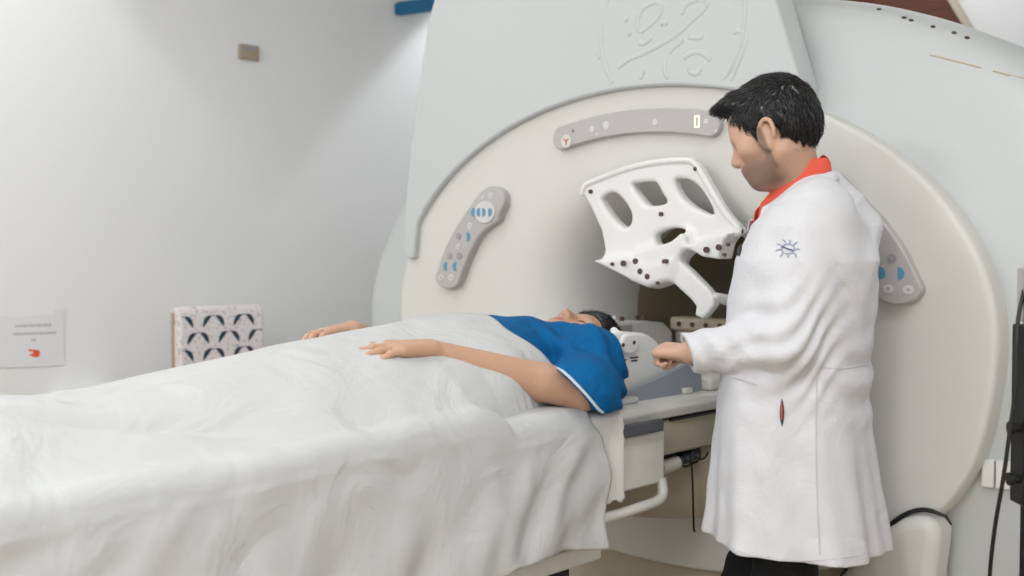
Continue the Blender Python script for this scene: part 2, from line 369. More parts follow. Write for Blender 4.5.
# x = 0 outer ellipse, 1 = bore circle
for t, x in ((.10, .0), (.02, .0), (.009, .002), (.003, .006), (.0, .013), (0.0, .03), (.004, .10), (.01, .2), (.018, .4), (.022, .58), (.028, .68), (.042, .77), (.07, .85), (.12, .915), (.19, .96), (.28, .988), (.38, 1.0)):
    fp.append(ering(t, lerp(EA, .30, x), lerp(EB, .30, x), lerp(EZ, 1.12, x), 2, lerp(EX, 0, x), lerp(2.45, 2.0, x)))
part('front_cover', rings_mesh(fp), 'cover', scan, auto=60)
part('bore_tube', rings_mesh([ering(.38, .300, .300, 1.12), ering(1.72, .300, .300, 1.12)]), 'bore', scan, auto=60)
# lower skirt and base under the housing
bm = BM(); box(bm, (-.78, .03, 0), (.70, .12, .62)); part('lower_skirt', bm, 'tablep', scan, bevel=.02, auto=30)  # beige puts the warm, dimmer light near the floor into the colour
bm = BM(); box(bm, (-.9, .2, 0), (.9, 1.6, .5)); part('plinth', bm, 'tablep', scan, bevel=.03, auto=30)
# side foot covers beside the oval (right one seen, left mirrored)
fo = [on_t(p[0]-12, p[1], -.045) for p in ((846, 582), (872, 552), (897, 529), (912, 520), (925, 517), (936, 518.5), (944, 524), (949, 534), (948, 548), (944, 576))]
fo = [(p.x, p.z) for p in fo]; fo += [(fo[-1][0]-.005, 0.0), (fo[0][0]-.12, 0.0), (fo[0][0]-.08, .3)]
for sg in (1, -1):
    bm = BM(); prism(bm, [(sg * x, 0, z) for x, z in fo], (0, 1, 0), -.045, .061); part('foot_cover', bm, 'cover', scan, bevel=.028, seg=5, auto=60)
bm = BM(); gl = spline([(x+.006, -.012, z+.012) for x, z in [fo[11], fo[12]] + fo[:6]], 5); gl += [(fo[5][0]+.035, -.010, fo[5][1]+.005), (fo[6][0]+.03, -.008, fo[6][1]-.004)]
tube(bm, gl, [.0055]*(len(gl)-2) + [.004, .002], 8); part('black_gasket', bm, 'black', scan)
# upper shell panel
def ellz(s, k=1.0): return EZ + EB * k * math.sqrt(max(0, 1 - ((s - EX) / (EA * k))**2))
up = [on_t(*p, -.02) for p in ((405, 255), (403, 246), (404, 220), (409, 160), (418, 90), (428, 22), (434, 0))]
pts = [(p.x, p.z) for p in up]
pts += [(-.845, 2.19), (-.80, 2.25), (-.70, 2.29), (.20, 2.33), (.25, 2.31), (.28, 2.25)]
rt = [on_t(*p, -.02) for p in ((776, 0), (784, 28), (793, 58), (799, 78), (801, 86), (799, 92))]
pts += [(p.x, p.z) for p in rt]
xr = pts[-1][0]; xl = pts[0][0] + .065
for k in range(41):
    s = lerp(xr - .012, xl, k / 40); pts.append((s, ellz(s, .992)))
pts.append((xl - .02, pts[0][1] - .012)); pts.append((pts[0][0] + .02, pts[0][1] - .012))
PANEL_T = -.022
bm = BM(); prism(bm, [(x, 0, z) for x, z in pts], (0, 1, 0), PANEL_T, .075); pan = part('upper_shell', bm, 'shell', scan, bevel=.009, seg=3, auto=70)
# embossed round monogram on the upper shell
strokes = []
cs = on_t(669, 26, PANEL_T)
for a0, a1 in ((100, 160), (172, 246), (262, 300), (-52, 20), (36, 84)):
    strokes.append([(cs.x + .238*math.cos(math.radians(a)), PANEL_T, cs.z + .238*math.sin(math.radians(a))) for a in np.linspace(a0, a1, 18)])
def zs(l): return [on_t(570 + x/3.94, y/3.94, PANEL_T) for x, y in l]
for l in ([(185, 270), (230, 235), (320, 195), (430, 128), (470, 90), (500, 50)],
          [(275, 130), (265, 90), (285, 35), (335, 8), (360, 22), (345, 70), (300, 110), (275, 128)],
          [(440, 60), (455, 20), (500, 0), (540, 8), (520, 45), (460, 98)],
          [(215, 75), (230, 76)], [(228, 130), (240, 136)], [(270, 165), (290, 172), (325, 145)], [(355, 98), (370, 88), (382, 98)],
          [(345, 182), (400, 150), (425, 130)], [(390, 210), (410, 185), (446, 158)], [(465, 143), (495, 148), (526, 143)],
          [(445, 235), (475, 210), (520, 208), (555, 240)], [(470, 265), (475, 285), (500, 290), (515, 270)],
          [(640, 130), (665, 122), (690, 135), (694, 160), (660, 250), (630, 320)],
          [(105, 195), (112, 215), (120, 230)], [(375, 240), (372, 280), (392, 315)], [(290, 280), (280, 300), (275, 325)],
          [(165, 280), (160, 310), (175, 335)]):
    strokes.append(spline(zs(l), 6))
bm = BM()
for s_ in [[q for q in l_ if q[2] > ellz(q[0]) + .012] for l_ in strokes]:
    if len(s_) > 2: tube(bm, s_, [.003] + [.0075] * (len(s_)-2) + [.003], 10, flat=((0, 1, 0), .38))
part('embossed_emblem', bm, 'shell', pan)

# display arc
def arc_panel(k0, k1, smax, t0, t1, n=36):
    lo, hi = [], []
    for i in range(n+1):
        s = EX + lerp(-smax, smax, i/n); lo.append((s, ellz(s, k0))); hi.append((s, ellz(s, k1)))
    r = (hi[0][1] - lo[0][1]) / 2
    def cap(x, z, sg): return [(x + sg * r * math.sin(a), z - sg*.0 + r * math.cos(a)) for a in np.linspace(0, PI, 10)[1:-1]]
    out = hi + cap(hi[-1][0], lo[-1][1] + r, 1) + lo[::-1] + cap(lo[0][0], lo[0][1] + r, -1)[::-1]
    return out
ap = arc_panel(.805, .905, .262, 0, 0)
bm = BM(); prism(bm, [(x, 0, z) for x, z in ap], (0, 1, 0), -.006, .03); dp = part('display_panel', bm, 'panel', scan, bevel=.004, seg=2)
FR = -.0065
def dot(name, x, y, r, mt, par, h=.003, sc=(1, 1), t=FR, label=None):
    p = on_t(x, y, t); bm = BM(); disc(bm, (p.x, t, p.z), (0, -1, 0), r, h, sc=sc); return part(name, bm, mt, par, label=label)
b_ = dot('stop_button', 567, 141, .020, 'pale', dp, .004)
p = on_t(567, 141, FR); bm = BM()
for a in (90, 210, 330): 
    q = (p.x + .012*math.cos(math.radians(a+180)), FR-.004, p.z + .012*math.sin(math.radians(a+180)))
    tube(bm, [(p.x, FR-.004, p.z), q], .0022, 6)
part('red_mark', bm, 'red', b_)
for x, y in ((573, 131), ): dot('indicator_lamp', x, y, .0035, 'dark', dp, .001)
for x, y, r in ((592, 129, .009), (606, 125, .011), (597, 134, .004), (655, 122, .009), (706, 121, .007), (716, 131, .004)): dot('touch_icon', x, y, r, 'pale', dp, .0006)
bm = BM(); p = on_t(697, 121.5, FR); w2, h2, tk = .0085, .0165, .0042
for a, b in (((-w2, -h2), (-w2+tk, h2)), ((w2-tk, -h2), (w2, h2)), ((-w2+tk, -h2), (w2-tk, -h2+tk)), ((-w2+tk, h2-tk), (w2-tk, h2))): box(bm, (p.x+a[0], FR-.001, p.z+a[1]), (p.x+b[0], FR, p.z+b[1]))
part('digit_zero', bm, 'digit', dp, smooth=False)
# control panels
co = [(420 + x/4.8, 180 + y/4.8) for x, y in ((75, 470), (85, 430), (120, 330), (160, 250), (210, 170), (255, 105), (290, 60), (325, 33), (360, 30), (392, 50), (405, 85), (400, 125), (380, 165), (370, 195), (330, 225), (290, 260), (265, 300), (235, 360), (210, 420), (190, 480), (170, 512), (130, 522), (95, 505))]
copts = [on_t(*p, -.01) for p in co]; SYM = -.015
copts = [(p.x, p.z) for p in spline([(p.x, 0, p.z) for p in copts], 3, True)]
def px2(x, y): p = on_t(420 + x/4.8, 180 + y/4.8, -.01); return p.x, p.z
for sg in (1, -1):
    mir = (lambda x: x) if sg == 1 else (lambda x: 2*SYM - x)
    bm = BM(); prism(bm, [(mir(x), 0, z) for x, z in copts], (0, 1, 0), -.012, .03); cp = part('control_panel', bm, 'panel', scan, bevel=.005, seg=2)
    x, z = px2(315, 155); bm = BM(); disc(bm, (mir(x), -.011, z), (0, -1, 0), .046, .006, 28, (1.0, .78)); cp2 = part('raised_pad', bm, 'pale', cp, bevel=.002, seg=2)
    for x0, y0, r, mt, sc in ((345, 75, .012, 'pale', (1, .8)), (305, 85, .006, 'pale', (1, 1)), (242, 220, .012, 'pale', (1, .8)), (188, 270, .012, 'mauve', (1, 1)), (187, 320, .011, 'pale', (1, .8)),
                              (145, 365, .011, 'mauve', (1, 1)), (192, 365, .012, 'mauve', (1, 1)), (105, 468, .013, 'pale', (1, .8)), (153, 468, .013, 'pale', (1, .8))):
        x, z = px2(x0, y0); bm = BM(); disc(bm, (mir(x), -.0115, z), (0, -1, 0), r, .003, 20, sc)
        q = part('button', bm, mt, cp); bm = BM(); disc(bm, (mir(x), -.0145, z), (0, -1, 0), r*.35, .001, 8); part('button_symbol', bm, 'ink', q)
    for x0, y0, k in ((262, 155, 1), (288, 155, 1), (315, 155, -1), (345, 155, -1), (235, 272, -1), (123, 415, 1), (168, 415, 1)):
        x, z = px2(x0, y0); tt = -.017 if y0 == 155 else -.0115; rr = .0135 if y0 != 155 else .012; k *= sg
        bm = BM(); kk = k if sg == 1 else k
        prism(bm, [(mir(x) + rr*.55 - (0 if k > 0 else rr*1.1) - k * rr*1.15 * math.cos(a), tt, z + rr*1.15*math.sin(a)) for a in np.linspace(-PI/2, PI/2, 10)], (0, -1, 0), 0, .003)
        part('arrow_button', bm, 'blue', cp)
# screws along the top edge of the housing, seam groove strip
hb = BVHTree.FromPolygons([v.co.copy() + root_org(scan) for v in bpy.data.objects['housing'].data.vertices], [list(p.vertices) for p in bpy.data.objects['housing'].data.polygons])
def hit(bvh, x, y, local=True):
    o = Vector((0, 0, CAMZ)); r = ray(x, y).normalized()
    if local:
        o2 = Lc(o); r2 = Vector((r.dot(GG), r.dot(GA), r.z)); h = bvh.ray_cast(o2, r2)
    else: h = bvh.ray_cast(o, r)
    return h[0], h[1]
for x, y in ((879, 9.5), (904, 18), (911, 20.5), (933, 27), (954, 33), (967, 38)):
    p, n = hit(hb, x, y)
    if p is not None:
        bm = BM(); disc(bm, p, n, .006, .002, 10, up=(1, 0, 0)); part('screw', bm, 'hole', scan)
for l in (((930, 55), (950, 60), (970, 65), (981, 68)), ((993, 71), (1008, 75), (1026, 79))):
    P = [hit(hb, *q)[0] for q in l]
    if all(P): bm = BM(); tube(bm, P, .0025, 6); part('seam_line', bm, 'tablep', scan)
# docking drum under the bore
bm = BM(); o2 = []
for z, k in ((.0, .86), (.60, .90), (.606, .97), (.62, 1.0), (.78, 1.0), (.795, .98)):
    o2.append([( .30*k*math.cos(a), .05 - .27*k*math.sin(a), z) for a in np.linspace(0, PI, 30)])
if 1:
    R = [[bm.verts.new(p) for p in r] for r in o2[1:]]
    for a, b in zip(R[:-1], R[1:]):
        for k in range(len(a)-1): bm.faces.new((a[k], a[k+1], b[k+1], b[k]))
    bm.faces.new(R[0]); bm.faces.new(R[-1])
    for a, b in zip(R[:-1], R[1:]): bm.faces.new((a[0], b[0], b[-1], a[-1]))
part('docking_drum', bm, 'tablep', scan, auto=35)

# ================================================================== PATIENT TABLE
tab = thing('patient_table', 'wheeled MRI patient table docked into scanner, under white sheet', 'table', (0, -1.2, 0))
TT = .935
bm = BM(); prof2 = [(-.30, .895), (-.305, .915), (-.295, .93), (-.275, TT), (.275, TT), (.295, .93), (.305, .915), (.30, .895)]
prism(bm, [(x, 0, z) for x, z in prof2], (0, 1, 0), -2.12, .05); part('tabletop', bm, 'tablew', tab, bevel=.004, seg=2)
bm = BM(); box(bm, (-.20, .0, .90), (.20, 1.1, .925)); part('sliding_cradle', bm, 'tablep', tab, bevel=.004)
bm = BM(); box(bm, (-.26, -2.1, TT), (.26, -.34, TT+.016)); part('mattress', bm, 'sheet', tab, bevel=.006)
bm = BM(); box(bm, (-.29, -2.1, .80), (.29, -.02, .888)); part('side_cover', bm, 'tablep', tab, bevel=.006)
bm = BM(); box(bm, (.291, -.26, .885), (.298, -.02, .891)); part('slot_trim', bm, 'black', tab, smooth=False)
bm = BM(); box(bm, (.291, -1.9, .745), (.318, -.315, .872)); part('side_panel', bm, 'tablew', tab, bevel=.006)
bm = BM(); box(bm, (-.318, -1.9, .745), (-.291, -.297, .872)); part('side_panel', bm, 'tablew', tab, bevel=.006)
for sg in (1, -1):
    bm = BM(); box(bm, (sg*.318, -1.9, .876) if sg > 0 else (-.338, -1.9, .876), (.338, -.345, .904) if sg > 0 else (-.318, -.345, .904)); part('side_rail', bm, 'rail', tab, bevel=.004)
    bm = BM(); tube(bm, spline([(sg*.325, -1.7, .70), (sg*.325, -.62, .70), (sg*.325, -.42, .702), (sg*.322, -.345, .706), (sg*.318, -.322, .722), (sg*.312, -.322, .755)], 5), .0125, 12); part('handle_bar', bm, 'tablew', tab)
bm = BM(); box(bm, (-.31, -2.05, .60), (.31, -.545, .645)); part('undercarriage_frame', bm, 'tablew', tab, bevel=.006)
bm = BM(); box(bm, (.27, -.60, .64), (.30, -.555, .80)); part('frame_post', bm, 'panel', tab)
bm = BM(); box(bm, (-.27, -1.95, .26), (.27, -.60, .598)); part('dark_pedestal', bm, 'dark', tab, bevel=.02)
bm = BM(); box(bm, (-.30, -2.0, .12), (.30, -.6, .258)); part('trolley_base', bm, 'tablep', tab, bevel=.02)
for a in (-.24, .24):
    for b in (-1.85, -.72):
        bm = BM(); cyl(bm, (a-.018, b, .058), (a+.018, b, .058), .058, 20); cw = part('caster_wheel', bm, 'dark', tab, bevel=.005)
        bm = BM(); box(bm, (a-.028, b-.02, .05), (a-.02, b+.02, .125)); box(bm, (a+.02, b-.02, .05), (a+.028, b+.02, .125)); part('caster_fork', bm, 'steel', cw, smooth=False)
# connectors under the tabletop end
bm = BM(); cyl(bm, (.27, -.27, .765), (.27, -.20, .77), .018); part('connector_socket', bm, 'tablew', tab)
bm = BM(); cyl(bm, (.27, -.198, .77), (.27, -.13, .778), .013); part('connector_plug', bm, 'rail', tab)
bm = BM(); hx = [(.272 + .017*math.cos(a), -.19 + .011*a/2, .772 + .02*math.sin(a) + a*.0007) for a in np.linspace(0, 6*PI, 60)]
tube(bm, hx, .0028, 6); tube(bm, [(.285, -.155, .79), (.29, -.155, .70), (.29, -.15, .60), (.285, -.14, .585)], .0028, 6); part('coiled_cable', bm, 'black', tab)
bm = BM(); box(bm, (.20, -.28, .775), (.26, -.05, .80)); part('mounting_bracket', bm, 'dark', tab, smooth=False)
# scratches are left to the plastic; grey wedge plate carrying the coil
wd = thing('wedge_plate', 'blue-grey plastic wedge plate under the head coil on the table', 'plate', (0, -.3, TT))
g = [on_s(*p, .235) for p in ((600, 411), (614, 403), (630, 399), (655, 386), (676, 372), (681, 371), (681, 403), (660, 407), (604, 415))]
wp = [(p.y, max(TT, p.z)) for p in g]
bm = BM(); prism(bm, [(0, y, z) for y, z in [(-.46, TT), (-.46, TT+.006), (-.38, TT+.018), (-.30, TT+.035), (-.2, TT+.055), (-.10, TT+.075), (-.04, TT+.082), (-.04, TT)]], (1, 0, 0), .222, .236)
prism(bm, [(0, y, z) for y, z in [(-.46, TT), (-.46, TT+.006), (-.38, TT+.018), (-.30, TT+.035), (-.2, TT+.055), (-.10, TT+.075), (-.04, TT+.082), (-.04, TT)]], (1, 0, 0), -.236, -.222)
part('side_plate', bm, 'greyplate', wd, smooth=False)
bm = BM(); box(bm, (-.222, -.46, TT), (.222, -.04, TT+.006)); part('base_plate', bm, 'greyplate', wd, smooth=False)
bm = BM(); box(bm, (.236, -.13, TT+.002), (.250, -.10, TT+.016)); part('latch', bm, 'tablew', wd, bevel=.002)
# rolled pad at the end
rp = thing('foam_block', 'cream foam block on the table end in front of the bore', 'pad', (.15, .04, TT))
bm = BM(); box(bm, (.06, -.03, TT), (.26, .10, TT+.04)); part('foam', bm, 'tablew', rp, bevel=.012, seg=4); bm = BM(); box(bm, (.07, .1005, TT+.004), (.25, .108, TT+.036)); part('end_cap', bm, 'rail', rp, smooth=False)

# ================================================================== HEAD COIL (cradle)
hc = thing('head_coil', 'white plastic head coil cradle around the patient\'s head', 'head coil', (0, -.1, TT+.006))
f = Field((-.24, -.37, TT), (.24, .34, 1.15), .0033)
near = [(lambda q: (q.y, max(.945, q.z)))(on_s(*p, .2)) for p in ((611, 410), (611, 340), (614, 333), (622, 331), (646, 333), (654, 337), (664, 348), (680, 370), (681, 405))]
far = [(-.26, .945), (-.26, 1.09)] + [(lambda q: (q.y, q.z))(on_s(*p, -.17)) for p in ((615, 321), (640, 320.5), (656, 322), (663, 329), (672, 338), (676, 345))] + [(.30, .945)]
def slabx(pts, x0, x1, r=.006):
    g2, bb = slab(pts, x0, x1, r)
    return (lambda X, Y, Z: g2(Y, X, Z)), (V3((x0, min(p[0] for p in pts), min(p[1] for p in pts))), V3((x1, max(p[0] for p in pts), max(p[1] for p in pts))))
f.add(slabx(near, .168, .20, .012), .004).add(slabx(far, -.20, -.135, .012), .004).add(rbox((0, -.02, .953), (.19, .30, .0105), .004), .02)
q1 = on_s(614, 331, .17); q2 = on_s(614, 319, -.16); f.add(rc((.17, q1.y, q1.z-.02), (.17, q1.y, q1.z), .010), .008).add(rc((-.16, q2.y, q2.z-.02), (-.16, q2.y, q2.z), .011), .008)
part('cradle_shell', f.mesh('cradle_shell'), 'coil', hc, auto=None)
p = on_s(628, 344, .205); bm = BM(); disc(bm, (.198, p.y, p.z), (1, 0, 0), .036, .016, 28, (1, .72)); kb = part('round_boss', bm, 'coil', hc, bevel=.006, seg=3)
for x, y in ((623, 345), (634, 342.5)):
    p = on_s(x, y, .214); bm = BM(); disc(bm, (.213, p.y, p.z), (1, 0, 0), .005, .003, 10); part('boss_screw', bm, 'hole', kb)
for x0, x1, y in ((624, 626, 360), (630, 638, 358), (631, 637, 361)):
    a = on_s(x0, y, .2); b = on_s(x1, y, .2); bm = BM(); box(bm, (.1995, a.y, a.z-.002), (.2015, b.y, a.z+.002)); part('printed_mark', bm, 'hole', hc, smooth=False)
for x, y in ((622, 319.5), (637, 321), (644, 322.5)):
    p = on_s(x, y+1, -.165); bm = BM(); cyl(bm, (-.165, p.y, 1.095), (-.165, p.y, 1.108), .007, 10); part('peg', bm, 'hole', hc)
bm = BM(); a = on_s(620, 330, -.134); b = on_s(632, 330, -.134); box(bm, (-.1352, a.y, 1.055), (-.133, b.y, 1.085)); part('grey_window', bm, 'panel', hc, smooth=False)

# ================================================================== RAISED COIL FRAME
rcx = thing('coil_frame', 'white plastic coil frame with cut-out windows raised on an arm before the bore', 'coil', (0, .3, .95))
TC = -.035
def cpz(l, t=TC): return [(lambda p: (p.x, p.z))(on_t(560 + x/2.88, 130 + y/2.88, t)) for x, y in l]
outl0 = cpz([(72, 182), (78, 165), (95, 152), (200, 112), (290, 93), (370, 88), (395, 97), (415, 125), (440, 170), (480, 235), (522, 285), (512, 300), (440, 318), (395, 335), (352, 352), (350, 385), (345, 420), (285, 445), (240, 425), (190, 400), (128, 380), (135, 345), (125, 290), (95, 225)])
outl = [(p.x, p.z) for p in spline([(x, 0, z) for x, z in outl0[:14]], 3)] + outl0[14:]
f = Field((-.32, -.13, 1.10), (.36, .08, 1.62), .0033)
f.add(slab(outl, TC-.012, TC+.030, .010), .002)
f.add(slab(cpz([(240, 350), (290, 338), (345, 318), (372, 292), (386, 306), (392, 340), (362, 378), (352, 428), (285, 447), (240, 425)]), TC-.05, TC+.02, .012), .03)
f.add(slab(cpz([(325, 390), (365, 372), (400, 402), (452, 455), (470, 480), (470, 505), (450, 530), (436, 543), (414, 532), (418, 507), (405, 489), (352, 440), (330, 420)]), TC-.045, TC-.012, .009), .02)
f.add(slab(cpz([(122, 375), (230, 366), (285, 395), (345, 380), (345, 425), (285, 449), (240, 434), (190, 408)]), TC-.05, TC+.016, .008), .022)
f.add(slab(cpz([(388, 335), (440, 318), (515, 296), (500, 325), (488, 372), (440, 365)]), TC-.05, TC+.016, .008), .022)
# right side wall, rim
rim = [(x, TC-.010, z) for x, z in outl[:34]]
for a, b in zip(rim[:-1], rim[1:]): f.add(rc(a, b, .009), .0015)
for l in ([(125, 200), (145, 183), (165, 182), (190, 205), (210, 240), (208, 270), (190, 280), (165, 262), (140, 230)],
          [(215, 165), (225, 153), (275, 150), (290, 165), (300, 185), (312, 205), (300, 215), (262, 218), (245, 205)],
          [(335, 150), (350, 140), (378, 145), (405, 165), (430, 200), (447, 240), (425, 240), (380, 215), (350, 185)],
          [(280, 300), (320, 283), (355, 285), (372, 296), (345, 318), (300, 330), (282, 325)]):
    pl = [(p.x, p.z) for p in spline([(x, 0, z) for x, z in cpz(l)], 3, True)]; f.cut(slab(pl, TC-.1, TC+.06, .002), .014)
part('frame_plate', f.mesh('frame_plate'), 'coil', rcx, auto=None)
# arm
f = Field((-.1, -.13, .93), (.36, .50, 1.42), .0045)
A = on_t(676, 250, -.07); B = on_t(692, 270, -.01)
A1 = Vector((A.x, -.06, A.z)); 
pts_ = [on_t(668, 244, -.06), on_t(682, 262, -.055), on_t(703, 284, .02), on_t(722, 303, .10)]
e = on_t(716, 297, -.06); e2_ = on_t(738, 303, .02); f.add(rc(e, e2_, .012, .018), .01).add(rc(e2_, (.14, .40, 1.09), .018, .018), .02)
part('support_arm', f.mesh('support_arm'), 'coil', rcx, auto=None)
for x, y in ((85, 177), (388, 112), (288, 242), (330, 378)):
    p = on_t(560+x/2.88, 130+y/2.88, TC-.02); bm = BM(); disc(bm, (p.x, TC-.012 if y != 378 else TC-.05, p.z), (0, -1, 0), .006, .007 if y != 378 else .02, 12); part('screw', bm, 'hole', rcx)
for x, y in ((150, 386), (182, 384), (217, 378), (231, 407), (252, 422), (206, 425), (281, 441), (421, 345), (457, 338), (484, 330), (474, 360)):
    if (x, y) == (206, 425): continue
    p = on_t(560+x/2.88, 130+y/2.88, TC-.055); bm = BM(); disc(bm, (p.x, TC-.052, p.z), (0, -1, 0), .008 if x in (182, 217, 231, 252, 421, 457) else .005, .0055, 12); part('socket_hole', bm, 'hole', rcx)
bm = BM(); box(bm, (-.16, .36, 1.055), (.16, .43, 1.10)); box(bm, (-.14, .36, .925), (.14, .42, 1.055)); mb = part('mounting_block', bm, 'tablep', rcx, bevel=.012)
for s in (-.12, -.07, -.02, .03, .08): bm = BM(); disc(bm, (s, .36, 1.078), (0, -1, 0), .008, .003, 10); part('block_screw', bm, 'hole', mb)

# ================================================================== HUMAN HELPERS
class Fr:
    """frame: origin, forward, right, up"""
    def __init__(s, o, F, U, k=1.0): s.o = Vector(o); s.F = Vector(F).normalized(); s.U = Vector(U); s.U = (s.U - s.F * s.U.dot(s.F)).normalized(); s.R = s.F.cross(s.U); s.k = k
    def p(s, f, r, u): return s.o + (s.F * f + s.R * r + s.U * u) * s.k
    @property
    def ax(s): return [tuple(s.F), tuple(s.R), tuple(s.U)]
def head_sdf(f, H, neck_to, neck_r=.056):
    k = H.k; E = lambda c, r, kk=.012: f.add(ell(H.p(*c), [x*k for x in r], H.ax), kk*k)
    Rr = lambda a, b, r1, r2, kk=.01: f.add(rc(H.p(*a), H.p(*b), r1*k, r2*k), kk*k)
    E((-.012, 0, .03), (.097, .074, .088)); E((.022, 0, -.035), (.066, .058, .078), .03); E((.035, 0, .03), (.058, .06, .06), .03)
    for s in (-1, 1):
        Rr((-.015, s*.058, -.062), (.055, s*.026, -.098), .016, .016, .03); E((.058, s*.04, -.022), (.025, .024, .02), .03)
        Rr((.082, s*.012, .014), (.072, s*.044, .012), .011, .008, .018)
    E((.068, 0, -.100), (.022, .026, .018), .03); E((.072, 0, -.066), (.026, .034, .03), .03)
    for s in (-1, 1): f.cut(ell(H.p(.094, s*.031, -.006), [.016*k, .018*k, .012*k], H.ax), .012*k)
    for s in (-1, 1): E((.071, s*.031, -.006), (.0125, .0135, .0125), .004)
    for s in (-1, 1): Rr((.0815, s*.02, -.003), (.079, s*.042, -.004), .0045, .004, .004)
    Rr((.09, 0, .006), (.111, 0, -.030), .0075, .0105, .012); Rr((.107, 0, -.034), (.104, 0, -.038), .0115, .010, .006)
    for s in (-1, 1): E((.098, s*.013, -.037), (.012, .0075, .0085), .006)
    for s in (-1, 1): f.cut(ell(H.p(.105, s*.0065, -.046), [.005*k, .0036*k, .005*k], H.ax), .003*k)
    Rr((.0945, -.018, -.061), (.0945, .018, -.061), .0052, .0052, .008); E((.097, 0, -.0605), (.006, .016, .005), .006)
    Rr((.092, -.016, -.072), (.092, .016, -.072), .006, .006, .008); f.cut(rc(H.p(.104, -.02, -.0665), H.p(.104, .02, -.0665), .0022*k), .004*k)
    for s in (-1, 1):
        # ear: rim, lobe, bowl
        ring = [H.p(-.004 + .020*math.cos(a) - .007*math.sin(a), s*(.076 + .008*(math.sin(a)*.3 + .6 - .5*math.cos(a))), -.016 + .031*math.sin(a)) for a in np.linspace(-.35*PI, 1.15*PI, 12)]
        f.add(ell(H.p(-.002, s*.072, -.018), [.019*k, .008*k, .031*k], H.ax), .006*k)
        for a, b in zip(ring[:-1], ring[1:]): f.add(rc(a, b, .0045*k), .004*k)
        f.add(ell(H.p(.006, s*.076, -.046), [.008*k, .005*k, .009*k], H.ax), .006*k)
        f.cut(ell(H.p(.001, s*.084, -.018), [.008*k, .006*k, .014*k], H.ax), .004*k)
    f.add(rc(H.p(-.022, 0, -.045), neck_to, neck_r*k, neck_r*k*1.08), .03)
def hand_sdf(f, o, D, N, T, curl=(25, 35, 25), k=1.0, thumb=(.55, .75, -.35), spread=.08, curls=None):
    """o wrist, D finger direction, N back of the hand, T thumb side"""
    o, D, N, T = Vector(o), Vector(D).normalized(), Vector(N).normalized(), Vector(T).normalized(); tips = []
    kn = [(.090, .031), (.093, .0105), (.088, -.010), (.080, -.028)]; ln = (.072, .080, .074, .058); rr = (.0092, .0095, .009, .0080)
    for i, (d, t) in enumerate(kn):
        b = o + (D*d + T*t) * k; f.add(rc(o + (D*.012 + T*t*.6)*k, b, .0135*k, .0118*k, ), .012*k)
        ang = 0; p = b; cc = curls[i] if curls else curl
        for j, fr in enumerate((.46, .30, .24)):
            ang += math.radians(cc[j]); dr = (D*math.cos(ang) - N*math.sin(ang) + T*(t/.03)*spread*math.cos(ang)).normalized()
            q = p + dr * ln[i] * fr * k; f.add(rc(p, q, rr[i]*k*(1 - .1*j), rr[i]*k*(.9 - .1*j)), .0025*k)
            if j < 2: f.add(ell(q, [rr[i]*k*.93]*3), .002*k)
            p = q
        tips.append(p)
    f.add(rc(o + (D*.03 - N*.006)*k, o + (D*.06 - N*.007)*k, .018*k, .016*k, ), .015*k)
    b = o + (D*.028 + T*.026 - N*.006) * k; td = (D*thumb[0] + T*thumb[1] + N*thumb[2]).normalized()
    q = b + td*.042*k; f.add(rc(o + D*.012*k, q, .015*k, .0125*k), .012*k); td2 = (td + D*.45 - T*.25).normalized(); q2 = q + td2*.03*k; f.add(rc(q, q2, .011*k, .0098*k), .003*k)
    f.add(rc(q2, q2 + (td2 + D*.2)*.022*k, .0098*k, .0082*k), .003*k)
    return tips
def skin_tint(base, H, beard=False, red=.0):
    base = np.array(base)
    def fn(P):
        Q = (P - np.array(H.o)) / H.k; fx = Q @ np.array(H.F); rx = Q @ np.array(H.R); ux = Q @ np.array(H.U)
        col = np.tile(base, (len(P), 1)); near = (np.abs(Q) < .2).all(1)
        lip = near & (fx > .088) & (np.abs(rx) < .021) & (ux < -.057) & (ux > -.078); col[lip] = base * (.85, .55, .55)
        if beard:
            e = lambda x, a, b: np.clip((x - a) / (b - a), 0, 1)
            jaw = e(-ux + fx*.15, .036, .078) * e(fx, -.010, .022) * e(ux, -.135, -.115) * near
            burn = e(fx, .0, .006) * e(-fx, -.032, -.020) * e(-ux, -.02, .0) * e(np.abs(rx), .045, .055) * near
            chin = np.maximum(jaw, burn); chin = chin * np.where(lip, 0, 1); chin = np.where((fx > .08) & (ux > -.052), 0, chin)
            col = col * (1 - .62*chin[:, None]) + np.array((.03, .024, .022)) * (.62*chin[:, None])
            lid = near & (fx > .07) & (np.abs(np.abs(rx) - .031) < .016) & (np.abs(ux + .0065) < .0018); col[lid] = (.03, .02, .015)
        else:
            lid = near & (fx > .07) & (np.abs(np.abs(rx) - .031) < .016) & (np.abs(ux + .0075) < .0018); col[lid] = (.03, .02, .015)
        return col
    return fn
